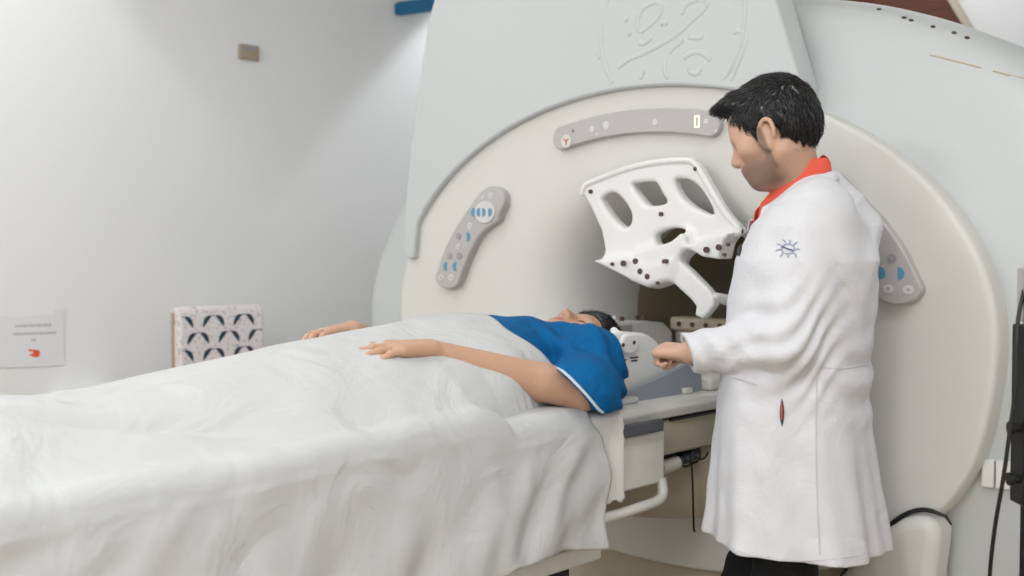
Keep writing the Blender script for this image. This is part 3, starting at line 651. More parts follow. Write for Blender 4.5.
def hair_mesh(H, hl, infl, n, flow, length, extra=None, h=.003, seed=3, ear=True, lift=.25):
    """hair cap from the skull with a hairline, plus strands lying on it"""
    k = H.k; f = Field(H.o - Vector((.18,)*3)*k, H.o + Vector((.18,)*3)*k, h)
    f.add(ell(H.p(-.012, 0, .032), [(.097+infl)*k, (.074+infl*.85)*k, (.088+infl)*k], H.ax), .01)
    f.add(ell(H.p(-.03, 0, -.01), [(.075+infl)*k, (.062+infl*.7)*k, (.07)*k], H.ax), .02)
    if extra: extra(f)
    F, R, U, o = (np.array(v) for v in (H.F, H.R, H.U, H.o)); xs = [a for a, b in hl]; ys = [b for a, b in hl]
    def co(X, Y, Z):
        px, py, pz = X - o[0], Y - o[1], Z - o[2]; return [np.broadcast_to((px*v[0] + py*v[1] + pz*v[2]) / k, np.broadcast(px, py, pz).shape) for v in (F, R, U)]
    def hairline(X, Y, Z):
        fx, rx, ux = co(X, Y, Z); hh = np.interp(fx, xs, ys).astype(np.float32)
        d = (hh - ux) * .8 + .0015*np.sin(fx*900)*np.cos(rx*700)
        if ear: d = np.maximum(d, .028 - np.sqrt((fx+.004)**2 + (ux+.018)**2*.62 + ((np.abs(rx)-.085)*.5)**2))
        return d * k
    f.disp(lambda X, Y, Z: (lambda c: .0016*np.sin(c[0]*210 + 40*c[1]) * np.cos(c[1]*330 + c[2]*120) + .0009*np.sin(c[1]*800+c[0]*100))(co(X, Y, Z)))
    f.clip(hairline); me = f.mesh('hair')
    bm = BM(); bm.from_mesh(me); bm.verts.ensure_lookup_table(); bm.normal_update(); rs = random.Random(seed); vs_ = list(bm.verts); N0 = len(vs_)
    src = [(vs_[rs.randrange(N0)]) for _ in range(n)]; data = [(v.co.copy(), v.normal.copy()) for v in src]
    for p, nm in data:
        loc = Vector(((p - H.o).dot(H.F)/k, (p - H.o).dot(H.R)/k, (p - H.o).dot(H.U)/k))
        d = flow(loc); d = (H.F*d[0] + H.R*d[1] + H.U*d[2]); d = (d + Vector((rs.gauss(0, .2), rs.gauss(0, .2), rs.gauss(0, .2)))); d = (d - nm*d.dot(nm))
        if d.length < 1e-4: continue
        d.normalize(); sd = d.cross(nm).normalized(); L = length * rs.uniform(.5, 1.2); wv = .0011 * rs.uniform(.6, 1.4); prev = None
        for j in range(4):
            x = j/3; q = p + d*L*x + nm*(.001 + lift*L*x*(1 - .75*x)) ; ww = wv*(1 - .85*x)
            ring = [bm.verts.new(q - sd*ww), bm.verts.new(q + nm*ww*.9), bm.verts.new(q + sd*ww)]
            if prev:
                for a in range(3): bm.faces.new((prev[a], prev[(a+1) % 3], ring[(a+1) % 3], ring[a]))
            prev = ring
    me2 = bpy.data.meshes.new('hair'); bm.to_mesh(me2); bm.free(); return me2

# ================================================================== PATIENT
pat = thing('person', 'person lying on their back in a blue gown, arm across belly, head in coil', 'person', (0, -1.0, TT+.018))
ZB = TT + .018
PH = Fr((0, -.275, 1.036), (0, -.10, 1), (0, 1, .10), 1.03)
f = Field((-.37, -1.95, .93), (.37, -.13, 1.20), .0036)
head_sdf(f, PH, (0, -.43, 1.005), .052)
X, Y_, Z_ = (1, 0, 0), (0, 0, 1), (0, 1, 0)
f.add(loft((0, 0, 0), X, Y_, Z_, [(-1.02, 0, 1.025, .115, .062), (-.9, 0, 1.03, .135, .075), (-.78, 0, 1.035, .155, .088), (-.7, 0, 1.035, .165, .088), (-.55, 0, 1.025, .17, .085), (-.45, 0, 1.01, .175, .07), (-.41, 0, 1.0, .15, .05)], 2.3), .04)
ARM = [((.185, -.43, 1.015), .050), ((.300, -.612, .99), .041), ((.155, -.915, 1.090), .0245)]
for sg in (1, -1):
    a, e, w_ = [Vector(q[0]) for q in ARM]; 
    if sg < 0: e = Vector((.27, -.66, 1.03)); w_ = Vector((.165, -.89, 1.118))
    m = lambda v: (sg*v.x, v.y, v.z)
    f.add(rc(m(a), m(e), .050, .042), .03); e2 = e.lerp(w_, .28)
    f.add(rc(m(e), m(e2), .042, .043), .015).add(rc(m(e2), m(w_), .042, .0265), .01)
    f.add(rc((sg*.085, -.98, 1.015), (sg*.10, -1.42, 1.0), .072, .052), .03).add(rc((sg*.10, -1.42, 1.0), (sg*.10, -1.80, .995), .052, .035), .02).add(rc((sg*.10, -1.82, .985), (sg*.12, -1.86, 1.06), .035, .022), .02)
hw = Vector((.153, -.918, 1.099))
hand_sdf(f, hw, (-.19, -.97, .06), (.40, -.05, .9), (-.93, .33, .1), (10, 14, 10), 1.10, curls=[(4, 14, 10), (4, 14, 10), (6, 16, 10), (12, 22, 14)], thumb=(.75, .6, -.25))
hand_sdf(f, (-.164, -.893, 1.122), (.22, -.95, .00), (-.30, 0, .95), (.97, .2, .1), (10, 14, 10), 1.0, curls=[(0, 16, 14)]*4)
ptint = skin_tint((.60, .36, .245), PH)
pbody = part('body', f.mesh('body', tint=ptint), 'skin', pat, auto=None)
def pflow(l): return (-.2, 0, -.3 + l.z*2) if l.x < .05 else (-.9, 0, .6)
hl = [(-.13, -.06), (-.03, -.055), (-.012, .01), (.0, -.005), (.02, .0), (.03, .02), (.05, .035), (.08, .048), (.1, .055)]
def pt(f):
    for r_ in (-.03, 0, .03): f.add(rc(PH.p(.055, r_, .07), PH.p(.02, r_, .115), .038, .03), .02)
part('hair', hair_mesh(PH, hl, .015, 3200, pflow, .03, pt, seed=5, lift=.15), 'hair', pat, auto=None)
def brow(H, s, th=.0024):
    bm = BM(); P = [H.p(.091, s*.010, .016), H.p(.091, s*.018, .020), H.p(.086, s*.032, .022), H.p(.077, s*.046, .016)]
    tube(bm, spline(P, 4), [.002]+[th*1.3]*11+[.001], 8, flat=(H.F, .6)); return bm
for s in (-1, 1): part('eyebrow', brow(PH, s, .0034), 'hair', pat)
def lash(H, s):
    bm = BM(); tube(bm, spline([H.p(.0835, s*.017, -.007), H.p(.0870, s*.027, -.0095), H.p(.0865, s*.036, -.0095), H.p(.0795, s*.046, -.007)], 4), .0014*H.k, 6); return bm
for s in (-1, 1): part('eyelashes', lash(PH, s), 'hair', pat)
# gown
f = Field((-.44, -.92, .93), (.44, -.34, 1.20), .0036)
f.add(loft((0, 0, 0), X, Y_, Z_, [(-.90, 0, 1.045, .165, .090), (-.79, 0, 1.045, .18, .096), (-.70, 0, 1.045, .187, .10), (-.55, 0, 1.04, .192, .108), (-.47, 0, 1.035, .195, .107), (-.42, 0, 1.03, .185, .094), (-.37, 0, 1.02, .15, .062)], 2.2), .04)
CN = Vector((-.40, -.60, -.62)).normalized()
def sleeve(sg):
    P = lambda x, y, z: (sg*x, y, z)
    return [rc(P(.17, -.43, 1.018), P(.318, -.63, .992), .074, .082), rc(P(.22, -.42, .985), P(.325, -.58, .972), .045, .045), rc(P(.10, -.42, 1.068), P(.225, -.49, 1.052), .060, .078)]
for sg in (1, -1):
    g_ = Field((-.44, -.92, .93), (.44, -.34, 1.20), .0036)
    for pr in sleeve(sg): g_.add(pr, .04)
    c0 = Vector((sg*.29, -.625, 1.0)); n_ = Vector((sg*CN.x, CN.y, CN.z))
    g_.clip(lambda X, Y, Z: (X-c0.x)*n_.x + (Y-c0.y)*n_.y + (Z-c0.z)*n_.z)
    g_.cut(rc(c0 + n_*.03, c0 - n_*.012 + Vector((-sg*.02, .02, 0)), .060, .050), .008)
    a_ = f.V; d_ = g_.V; h_ = np.clip(.5 + .5*(a_-d_)/.02, 0, 1); f.V = (a_ + (d_-a_)*h_ - .02*h_*(1-h_)).astype(np.float32)
f.cut(rc((0, -.33, 1.06), (0, -.385, 1.07), .060, .055), .02)
f.disp(lambda X, Y, Z: (.0058*np.sin((X*.55+Y*1.0+Z*.5)*88 + 2.2*np.sin(Z*34+X*12)+1.0) * np.clip((X-.02)*8, 0, 1)*np.clip((Y+.62)*12, 0, 1) + .0022*np.sin(X*60+Y*35+Z*40)))
f.clip(lambda X, Y, Z: ZB + .0 - Z + 0*X + 0*Y)
part('gown', f.mesh('gown'), 'gown', pat, auto=None)
for sg in (1, -1):
    c0 = Vector((sg*.30, -.63, .997)); n_ = Vector((sg*CN.x, CN.y, CN.z)); u = n_.cross(Vector((0, 0, 1))).normalized(); v = n_.cross(u); prs = sleeve(sg); P = []
    c0 = c0 - n_*((c0 - Vector((sg*.29, -.625, 1.0))).dot(n_))
    for a in np.linspace(0, 2*PI, 44)[:-1]:
        d_ = u*math.cos(a) + v*math.sin(a); r_ = .02
        while r_ < .2:
            q = c0 + d_*r_; A3 = [np.array([[[x]]]) for x in q]
            if min(float(pr[0](*A3).ravel()[0]) for pr in prs) > -.002: break
            r_ += .003
        q = c0 + d_*r_; q.z = max(q.z, ZB+.004); P.append(q)
    P = [(P[i-1] + P[i]*2 + P[(i+1) % len(P)])/4 for i in range(len(P))]
    bm = BM(); tube(bm, P, .0034, 8, closed=True)
    part('cuff_piping', bm, 'piping', pat, label='pale blue piping round the sleeve cuff')

# ================================================================== COVER SHEET
ZM = TT + .02
HT = [(-2.2, .97), (-2.0, 1.0), (-1.9, 1.075), (-1.82, 1.085), (-1.76, 1.055), (-1.6, 1.055), (-1.49, 1.072), (-1.15, 1.112), (-1.0, 1.13), (-.84, 1.145), (-.7, 1.156), (-.55, 1.156), (-.4, 1.15)]
WT = [(-2.2, .26), (-1.6, .29), (-1.3, .335), (-.95, .345), (-.85, .29), (-.7, .252), (-.5, .25)]
def sm(x): x = min(1, max(0, x)); return x*x*(3-2*x)
hx_ = [a for a, b in HT]; hy_ = [b for a, b in HT]; wx_ = [a for a, b in WT]; wy_ = [b for a, b in WT]
def sheet_top(s, t):
    # cubic-ish smooth height along the body
    h = sum(np.interp(t + d, hx_, hy_) for d in (-.08, -.04, 0, .04, .08)) / 5; w_ = np.interp(t, wx_, wy_); x = min(1, abs(s)/w_)
    ex = lerp(1.18, .42, sm((t + .98)/.24)) if t > -1 else 1.18; b = (1 - x*x)**ex if x < 1 else 0
    legs = sm((-t - 1.2) / .35) * .020 * math.exp(-(s/.05)**2)
    arm = 0
    if s > 0 and t > -.85:                                     # raised a little where it goes over the forearm side
        arm = 0
    if t < -1.35:
        c_ = .10 + (t + 1.80)*.42; e_ = sm((-t - 1.38)/.2); q = s - c_; legs += e_*(.020*math.exp(-(q/.020)**2) - .010*math.exp(-((q-.045)/.03)**2) - .006*math.exp(-((q+.045)/.03)**2))
    return ZM + (h - ZM) * b - legs
SE = .345; RR = .045; HANG = .245
def sheet_pt(u, t):
    """u = distance across the cloth from the middle"""
    sg = 1 if u >= 0 else -1; a = abs(u); flat_ = SE - RR
    end = sm((t + .75) / .2)                                    # 1 near the head end
    fold = .006*math.sin(t*19 + 1.3*math.sin(t*7)) + .004*math.sin(t*41 + a*9)
    if a <= flat_:
        z = sheet_top(sg*a, t); 
        # soft diagonal creases on the top
        cr = .0028*math.sin(t*26 + a*22 + 2*math.sin(t*6)) * sm(a/.1) + .0022*math.sin(t*13 - a*31)
        val = -.014*math.exp(-((a - .29 - .02*math.sin(t*5))/.018)**2) * sm((-t-1.3)/.4)
        return Vector((sg*a, t, z + cr*(.6) + .003 + val*0.0 + .005*math.exp(-((a-.30)/.02)**2)*sm((-t-1.2)/.3)))
    d = a - flat_; q = RR*PI/2
    z0 = ZM + .003 + .005*math.exp(-((flat_-.30)/.02)**2)*sm((-t-1.2)/.3) + (.0028*math.sin(t*26 + flat_*22 + 2*math.sin(t*6)) + .0022*math.sin(t*13 - flat_*31))*.6
    zt = max(0, sheet_top(sg*flat_, t) - ZM); z0 += zt
    if d < q:
        th = d/RR; return Vector((sg*(flat_ + RR*math.sin(th)), t, z0 - RR*(1-math.cos(th))))
    h = d - q; am = sm(h/.28)
    wave = am * (.010*math.sin(t*11 + .8 - h*3) + .007*math.sin(t*27 + 2.0 + h*6) + .003*math.sin(t*60+h*20)) + am*sm((-t-1.45)/.3)*.024*math.sin(t*24+h*5+.6) + .0022*math.sin(t*37+h*26)*math.sin(h*34-t*9) + .003*math.sin(h*40 + t*25)*sm(h/.05) 
    diag = .012*math.exp(-(((t + .66) + h*.75)/.035)**2)*sm(h/.06) + .010*math.exp(-(((t + .80) + h*.55)/.03)**2)*sm(h/.1) + .010*math.exp(-(((t + .95) - h*.2)/.035)**2)*am + .014*math.exp(-(((t+1.62) + h*.9)/.05)**2)*sm(h/.05)
    return Vector((sg*(SE + .004 + wave + diag + .02*am), t, z0 - RR - h*(1 + zt/HANG)))
def t_edge(u):
    a = abs(u); e = -.675 + .06*sm((a-.12)/.2) if a < SE else -.615; e += .012*math.sin(a*30)
    e -= .20*sm((.06 - u)/.22)
    if a > SE: e += .035*sm((a-SE)/.05) - .03*(a-SE)
    return e
bm = BM(); NU, NT = 190, 210; UM = SE - RR + RR*PI/2 + HANG; T_LO = -2.14; G_ = []
for i in range(NU+1):
    u = lerp(-UM, UM, i/NU); te = t_edge(u); row = []
    for j in range(NT+1):
        t = lerp(T_LO, te, j/NT); uu = u
        if abs(u) > SE: # ragged hem length varies
            uu = u + math.copysign((abs(u)-SE)/(UM-SE) * (.018*math.sin(t*5+1) + .006*math.sin(t*23)), u)
        row.append(bm.verts.new(sheet_pt(uu, t)))
    G_.append(row)
for i in range(NU):
    for j in range(NT): bm.faces.new((G_[i][j], G_[i+1][j], G_[i+1][j+1], G_[i][j+1]))
sh = part('cover_sheet', bm, 'sheet', None, auto=None)
tag(sh, 'large white cotton sheet covering the lying patient up to the chest', 'sheet')
md = sh.modifiers.new('thick', 'SOLIDIFY'); md.thickness = .0022; md.offset = 1
# scalloped towel hanging beside it
bm = BM(); G_ = []
for i in range(61):
    row = []; 
    for j in range(41):
        x = i/60; t = lerp(-.66, -.508, x) if 1 else 0; d = j/40*.245
        if x == 1: t += .0035*math.sin(d*190)
        if d < .05: p = Vector((.26 + d, t, TT+.004+.0015)) if d < .035 else Vector((.295 + .043*math.sin((d-.035)/.015*PI/2), t, TT+.0055 - .008*(1-math.cos((d-.035)/.015*PI/2))))
        else: p = Vector((.340 + .005*math.sin(t*70)*sm((d-.05)/.1), t, TT - .0025 - (d-.05)*1.0 - (.004*math.sin(t*190) if j == 40 else 0)))
        row.append(bm.verts.new(p))
    G_.append(row)
for i in range(60):
    for j in range(40): bm.faces.new((G_[i][j], G_[i+1][j], G_[i+1][j+1], G_[i][j+1]))
tw = part('under_sheet', bm, 'towel', None, auto=None); tag(tw, 'white scallop-edged cloth hanging over the table side by the blue sleeve', 'cloth')
md = tw.modifiers.new('thick', 'SOLIDIFY'); md.thickness = .002; md.offset = 1

# ================================================================== DOCTOR
DY = 2.48; K = FPX / DY
def dz(y): return at(512, y, DY).z
doc = thing('person', 'dark-haired bearded person in white coat and coral collar standing over the patient', 'person', (.65, DY, 0), world=True)
DF = Vector((-.94, .34, 0)).normalized(); DR = Vector((.34, .94, 0)).normalized(); UP = Vector((0, 0, 1))
def xat(px): return (px - 512) / FPX * DY
O = Vector((0, DY, 0))
# coat rings from centre px and half widths
def ringk(y, x0, x1, ratio=1.3, ex=0):
    c = xat((x0+x1)/2); hw = (x1-x0)/2/FPX*DY; rF = hw / math.sqrt((ratio*.34)**2 + .94**2)
    return (dz(y), c, 0, rF, rF*ratio)
kn = [ringk(569, 705, 892), ringk(540, 706, 889), ringk(500, 711, 883), ringk(450, 715, 876), ringk(400, 719, 871), ringk(350, 723, 872), ringk(300, 728, 876, 1.32), ringk(260, 735, 880, 1.38), ringk(225, 750, 868, 1.5), ringk(208, 766, 852, 1.6)]
def to_frame(kn, dr=0): # centre moves along world X; frame axes F,R
    out = []
    for z, cx, _, a, b in kn: v = Vector((cx - .65, 0, 0)); out.append((z, v.dot(DF), v.dot(DR), a+dr, b+dr))
    return out
DO = Vector((.65, DY, 0))
SHL = at(822, 214, 2.34); ELB = at(786, 344, 2.29); WRI = at(690, 352, 2.47); HEM = dz(535)
SHR = DO + DR*.15 + Vector((.03, 0, SHL.z)); ELR = DO + DR*.19 + DF*.0 + Vector((0, 0, 1.12)); WRR = ELR + DF*.10 + DR*-.02 + Vector((0, 0, -.20))
DH = Fr(at(773, 131, 2.45), (-.86*math.cos(.40), .51*math.cos(.40), -math.sin(.40)), (0, 0, 1), .95)
NB = at(800, 192, 2.49)
f = Field((.25, 2.05, -.0), (1.0, 2.85, 1.72), .0036)
head_sdf(f, DH, NB, .054)
f.add(rc(NB, NB + Vector((0, 0, -.06)), .050, .06), .03)
f.add(loft(DO, DF, DR, UP, to_frame(kn[4:10], -.03), 2.2), .04)
f.add(loft(DO, DF, DR, UP, [(.80, -.01, 0, .10, .15), (.92, -.01, 0, .115, .155), (1.02, 0, 0, .115, .15)], 2.2), .04)
for a, e, w_ in ((SHL, ELB, WRI), (SHR, ELR, WRR)):
    f.add(rc(a, e, .048, .040), .03).add(rc(e, w_, .040, .027), .015)
for sg in (-1, 1):
    hp = DO + DR*sg*.085 + Vector((0, 0, .86)); kn_ = DO + DR*sg*.10 + DF*(.03 if sg < 0 else .13) + Vector((0, 0, .48)); an = DO + DR*sg*.11 + DF*(.0 if sg < 0 else .13) + Vector((0, 0, .09))
    f.add(rc(hp, kn_, .08, .055), .03).add(rc(kn_, an, .055, .038), .02).add(rc(an - UP*.045, an + DF*.14 - UP*.055, .036, .028), .02)
hd = (at(650, 349, 2.55) - WRI).normalized()
Nn = Vector((-.1, -.25, .96)); Nn = (Nn - hd*Nn.dot(hd)).normalized(); Tt = Nn.cross(hd).normalized()
if Tt.y < 0: Tt = -Tt
hand_sdf(f, WRI + hd*.004, hd, Nn, Tt, k=.90, curls=[(72, 80, 40), (78, 80, 40), (80, 80, 45), (84, 80, 45)], thumb=(.7, .25, -.65), spread=.02)
hand_sdf(f, WRR, (-.3, .1, -.95), (.3, .9, .1), (-.9, .1, .3), k=.9, curls=[(40, 60, 30)]*4)
dtint = skin_tint((.64, .40, .29), DH, True)
part('body', f.mesh('body', tint=dtint), 'skin', doc, world=True, auto=None)
hl2 = [(-.14, -.065), (-.05, -.072), (-.034, -.060), (-.024, -.01), (-.004, .012), (.012, -.002), (.018, -.024), (.034, -.022), (.040, -.002), (.056, .010), (.068, .045), (.085, .076), (.12, .088)]
def dflow(l):
    top = sm((l.z - .03) / .08); return (.9*top + .1, (.2 if l.y > 0 else -.2)*(1-top), -.9*(1-top) + .15*top)
def tuft(f):
    for r_ in (-.035, -.015, .01, .03): f.add(rc(DH.p(.05, r_, .096), DH.p(.098, r_*1.1, .098), .019, .007), .02)
part('hair', hair_mesh(DH, hl2, .008, 8500, dflow, .018, tuft, seed=9, lift=.14), 'hair', doc, world=True, auto=None)
for s in (-1, 1): part('eyebrow', brow(DH, s, .0046), 'hair', doc, world=True)
for s in (-1, 1): part('eyelashes', lash(DH, s), 'hair', doc, world=True)
# coat
f = Field((.25, 2.05, .56), (1.05, 2.90, 1.55), .0042)
f.add(loft(DO, DF, DR, UP, to_frame(kn), 2.25), .03)
SH2 = SHL + Vector((-.0, .015, .0))
for a, e, w_ in ((SH2, ELB, WRI), (SHR, ELR, WRR)):
    n_ = 1 if a is SH2 else 0
    f.add(ell(a + Vector((-.005, .02, .0)), (.072, .07, .062)), .05)
    f.add(rc(a, e, .066, .058), .035); m_ = e.lerp(w_, .45); f.add(rc(e, m_, .058, .053), .02).add(rc(m_, w_ + (w_-e).normalized()*.03, .053, .045), .01)
# shoulders slope up to the collar
CC = at(795, 185, 2.485); CE1 = Vector((-.084, .024, -.046)); CE2 = Vector((.012, -.066, .020))
NL = CC + Vector((.0, 0, -.052))
f.add(rc(SH2 + Vector((.0, .03, .024)), NL + Vector((.0, -.01, -.022)), .048, .048), .035).add(rc(SHR + Vector((0, -.02, .030)), NL + Vector((.01, 0.02, 0)), .05, .05), .05)
f.add(rc(at(852, 226, 2.5), at(824, 188, 2.49), .062, .048), .05)
def folds(X, Y, Z):
    a1, b1 = np.array(ELB), 1
    dE = np.sqrt((X-ELB.x)**2 + (Y-ELB.y)**2 + (Z-ELB.z)**2)
    elbow = .0075*np.exp(-(dE/.10)**2) * np.sin(((X-ELB.x)*1.0 - (Z-ELB.z)*1.1)*95 + 3*np.sin(X*30))
    x2 = (X-ELB.x); arm = .0035*np.exp(-((Z-WRI.z)/.07)**2)*np.exp(-np.clip(x2, 0, 1)*30)*np.exp(-((Y-2.4)/.12)**2)*np.sin(x2*130 + (Z)*60)
    up_ = .0045*np.exp(-((X-.66)/.12)**2)*np.exp(-((Y-2.30)/.07)**2)*np.exp(-((Z-1.25)/.12)**2)*np.sin((X*.8+Z*.35)*85)
    sk = np.clip((1.02 - Z)/.35, 0, 1); ang = np.arctan2(Y - DY, X - .65); skirt = .010*sk*np.sin(ang*7 + .5 + Z*2) + .004*sk*np.sin(ang*17+Z*9)
    back = .0045*np.exp(-((Z-1.03)/.09)**2)*np.sin(Z*75 + X*28 + 2*np.sin(X*20)) * np.clip((X-.62)*8, 0, 1) + .005*np.exp(-((Z-1.27)/.12)**2)*np.sin((X*.9 - Z*.5)*80)*np.clip((X-.70)*8, 0, 1)
    gen = .0018*np.sin(X*50+Z*23)*np.sin(Y*40+Z*31)
    return elbow + arm + up_ + skirt + back + gen
f.disp(folds)
# hollow hem, cuffs, neck
f.cut(loft(DO, DF, DR, UP, [(.50, kk[1], kk[2], kk[3]-.030, kk[4]-.034) if i == 0 else (kk[0], kk[1], kk[2], kk[3]-.030, kk[4]-.034) for i, kk in enumerate(to_frame(kn[:3]))][:3], 2.25), .004)
wd_ = (WRI - ELB).normalized(); f.clip(lambda X, Y, Z: np.where((X < .50) & (Z > 1.0) & (Z < 1.2), (X-(WRI.x-.006))*(-.95) + (Z-WRI.z)*.28*-1.0 + 0*Y, -1.0).astype(np.float32))
f.cut(rc(WRI - wd_*.03, WRI + wd_*.08, .033, .034), .003)
f.cut(rc(CC + Vector((0, 0, -.01)), CC + Vector((-.03, .0, .12)), .060, .072), .01)
f.clip(lambda X, Y, Z: (HEM - (X-.65)*.06 - Z) + 0*Y)
cme = f.mesh('coat'); 
cb = BVHTree.FromPolygons([v.co.copy() for v in cme.vertices], [list(p.vertices) for p in cme.polygons])
coat = part('coat', cme, 'coat', doc, world=True, auto=None)
def onc(x, y, off=.0015):
    p, n = hit(cb, x, y, local=False)
    return None if p is None else p + n*off
def seam(pts, r, mt, name, par, label=None):
    P = [q for q in (onc(p.x, p.y, r*.25) for p in spline([(x, y, 0) for x, y in pts], 6)) if q is not None]
    Q = [P[0]]
    for q in P[1:]:
        if (q - Q[-1]).length < .06: Q.append(q)
    if len(Q) > 2: bm = BM(); tube(bm, Q, r, 6); return part(name, bm, mt, par, label, world=True)
seam([(817, 375), (816, 430), (817, 490), (820, 555)], .0016, 'seam', 'back_seam', coat)
seam([(818, 366), (840, 369), (872, 364)], .0013, 'seam', 'belt_seam', coat)
seam([(724, 545), (760, 558), (800, 561), (850, 557), (886, 548)], .0012, 'seam', 'hem_stitching', coat)
seam([(728, 376), (742, 380), (757, 385)], .0022, 'seam', 'pocket_flap', coat)
# pocket slit with red pen showing
P = [onc(782, y, .0005) for y in (399, 406, 412, 419, 426)]
if all(P): bm = BM(); tube(bm, P, [.001, .004, .005, .004, .001], 8); part('pocket_slit', bm, 'dark', coat, world=True)
P = [onc(781.5, y, .004) for y in (402, 411, 420)]
if all(P): bm = BM(); tube(bm, P, [.001, .0022, .001], 8); part('red_lining', bm, 'red', coat, world=True)
# clip at the breast edge
P = [onc(x, y, .003) for x, y in ((742, 246), (741, 251), (740, 256))]
if all(P): bm = BM(); tube(bm, P, [.003, .006, .003], 8); part('dark_clip', bm, 'dark', coat, world=True)
# embroidered crest on the sleeve
cr = []; 
for dx, dy in (((-11, -5), (-5, -1)), ((-5, -9), (-2, -4)), ((2, -9), (1, -4)), ((9, -7), (5, -3)), ((12, 1), (6, 1)), ((8, 8), (5, 4)), ((0, 9), (0, 5)), ((-8, 8), (-5, 4)), ((-12, 2), (-6, 1))):
    cr.append([(788+dx[0], 249+dx[1]), (788+(dx[0]+dy[0])/2+1, 249+(dx[1]+dy[1])/2-1), (788+dy[0], 249+dy[1])])
cr.append([(788+6.5*math.cos(a), 249+5*math.sin(a)) for a in np.linspace(0, 2*PI, 14)])
bm = BM(); ok = 0
for l in cr:
    P = [onc(x, y, .0008) for x, y in l]
    if all(P): tube(bm, P, .0016, 6); ok = 1
if ok: part('sleeve_crest', bm, 'thread', coat, world=True)
P = [onc(x, y, .0022) for x, y in ((783, 247), (788, 249), (793, 250.5))]
if all(P): bm = BM(); tube(bm, P, .0016, 6); part('crest_centre', bm, 'emblem_in', coat, world=True)
# collars
NECK = Vector((-.22, .06, .97)).normalized()
def collar(k, a0, a1, below, above, flare, thick, mt, name, n=60, drop=.0):
    A = list(np.linspace(a0, a1, n)); Z = []
    for a in A:
        b = CC + (CE1*(math.cos(a) if math.cos(a) > 0 else math.cos(a)*.80) + CE2*math.sin(a)*(1.30 if math.sin(a) > 0 else 1))*k; h = cb.ray_cast(Vector((b.x, b.y, CC.z + .14)), Vector((0, 0, -1)))[0]
        z = h.z if h is not None else b.z - .02; Z.append(min(max(z, b.z - .03), b.z + .09))
    for _ in range(6): Z = [(Z[max(0, i-1)] + Z[i]*2 + Z[min(n-1, i+1)])/4 for i in range(n)]
    bm = BM(); G_ = []
    for a, z in zip(A, Z):
        d = (CE1*(math.cos(a) if math.cos(a) > 0 else math.cos(a)*.80) + CE2*math.sin(a)*(1.30 if math.sin(a) > 0 else 1)); rad = Vector((d.x, d.y, 0)).normalized(); b = CC + d*k; b.z = z; fr = max(0, math.cos(a))**4
        ab = above + (.016*max(0, math.sin(a)) if above > .02 else 0)
        G_.append([bm.verts.new(b + UP*ab*(1-.35*fr) - rad*flare), bm.verts.new(b + UP*(ab*.9*(1-.35*fr)) + rad*.001), bm.verts.new(b + UP*(above*.35) + rad*(.003 + flare*.4)), bm.verts.new(b - UP*(below + drop*fr) + rad*(.006 + flare))])
    for P_, Q_ in zip(G_[:-1], G_[1:]):
        for q in range(3): bm.faces.new((P_[q], Q_[q], Q_[q+1], P_[q+1]))
    o = part(name, bm, mt, doc, world=True, auto=None); md = o.modifiers.new('thick', 'SOLIDIFY'); md.thickness = thick; md.offset = 0; md2 = o.modifiers.new('sub', 'SUBSURF'); md2.levels = 1; md2.render_levels = 2; return o
collar(.93, .06*PI, 1.94*PI, .014, .033, .004, .0035, 'coral', 'shirt_collar', drop=.03)
collar(1.07, .14*PI, 1.86*PI, .012, .008, .005, .004, 'coat', 'coat_collar', drop=.02)

# trousers, shoes
f = Field((.4, 2.2, .04), (.95, 2.75, .95), .006)
f.add(loft(DO, DF, DR, UP, [(.78, -.01, 0, .10, .14), (.93, -.01, 0, .115, .15)], 2.2), .03)
for sg in (-1, 1):
    hp = DO + DR*sg*.085 + Vector((0, 0, .84)); kn_ = DO + DR*sg*.10 + DF*(.03 if sg < 0 else .13) + Vector((0, 0, .48)); an = DO + DR*sg*.11 + DF*(.0 if sg < 0 else .13) + Vector((0, 0, .10))
    f.add(rc(hp, kn_, .078, .070), .03).add(rc(kn_, an, .070, .064), .02)
f.disp(lambda X, Y, Z: .003*np.sin(Z*60 + X*40) + 0*Y)
part('trousers', f.mesh('trousers'), 'trouser', doc, world=True, auto=None)
for sg in (-1, 1):
    an = DO + DR*sg*.11 + DF*(.0 if sg < 0 else .13); f = Field(an - Vector((.3, .3, .0)), an + Vector((.3, .3, .16)), .005)
    f.add(rc(an - DF*.035 + UP*.045, an + DF*.16 + UP*.032, .045, .038), .02).add(rc(an + UP*.05, an + UP*.10, .048, .046), .02); f.clip(lambda X, Y, Z: .004 - Z + 0*X + 0*Y)
    part('shoe', f.mesh('shoe'), 'black', doc, world=True, auto=None)

# ================================================================== WALL THINGS
def on_wall(x, y): return on_s(x, y, S0)
p0 = on_wall(238, 44); p1 = on_wall(257, 61)
pl = thing('outlet_plate', 'small beige-brown rectangular plate high on the white wall', 'wall plate', (S0, (p0.y+p1.y)/2, (p0.z+p1.z)/2))
bm = BM(); box(bm, (S0, p0.y, p1.z), (S0+.02, p1.y, p0.z)); part('plate', bm, 'plate', pl, bevel=.004)
bm = BM(); box(bm, (S0+.02, p0.y+.008, p0.z-.022), (S0+.022, p1.y-.008, p0.z-.008)); part('switch_insert', bm, 'mauve', pl, smooth=False)
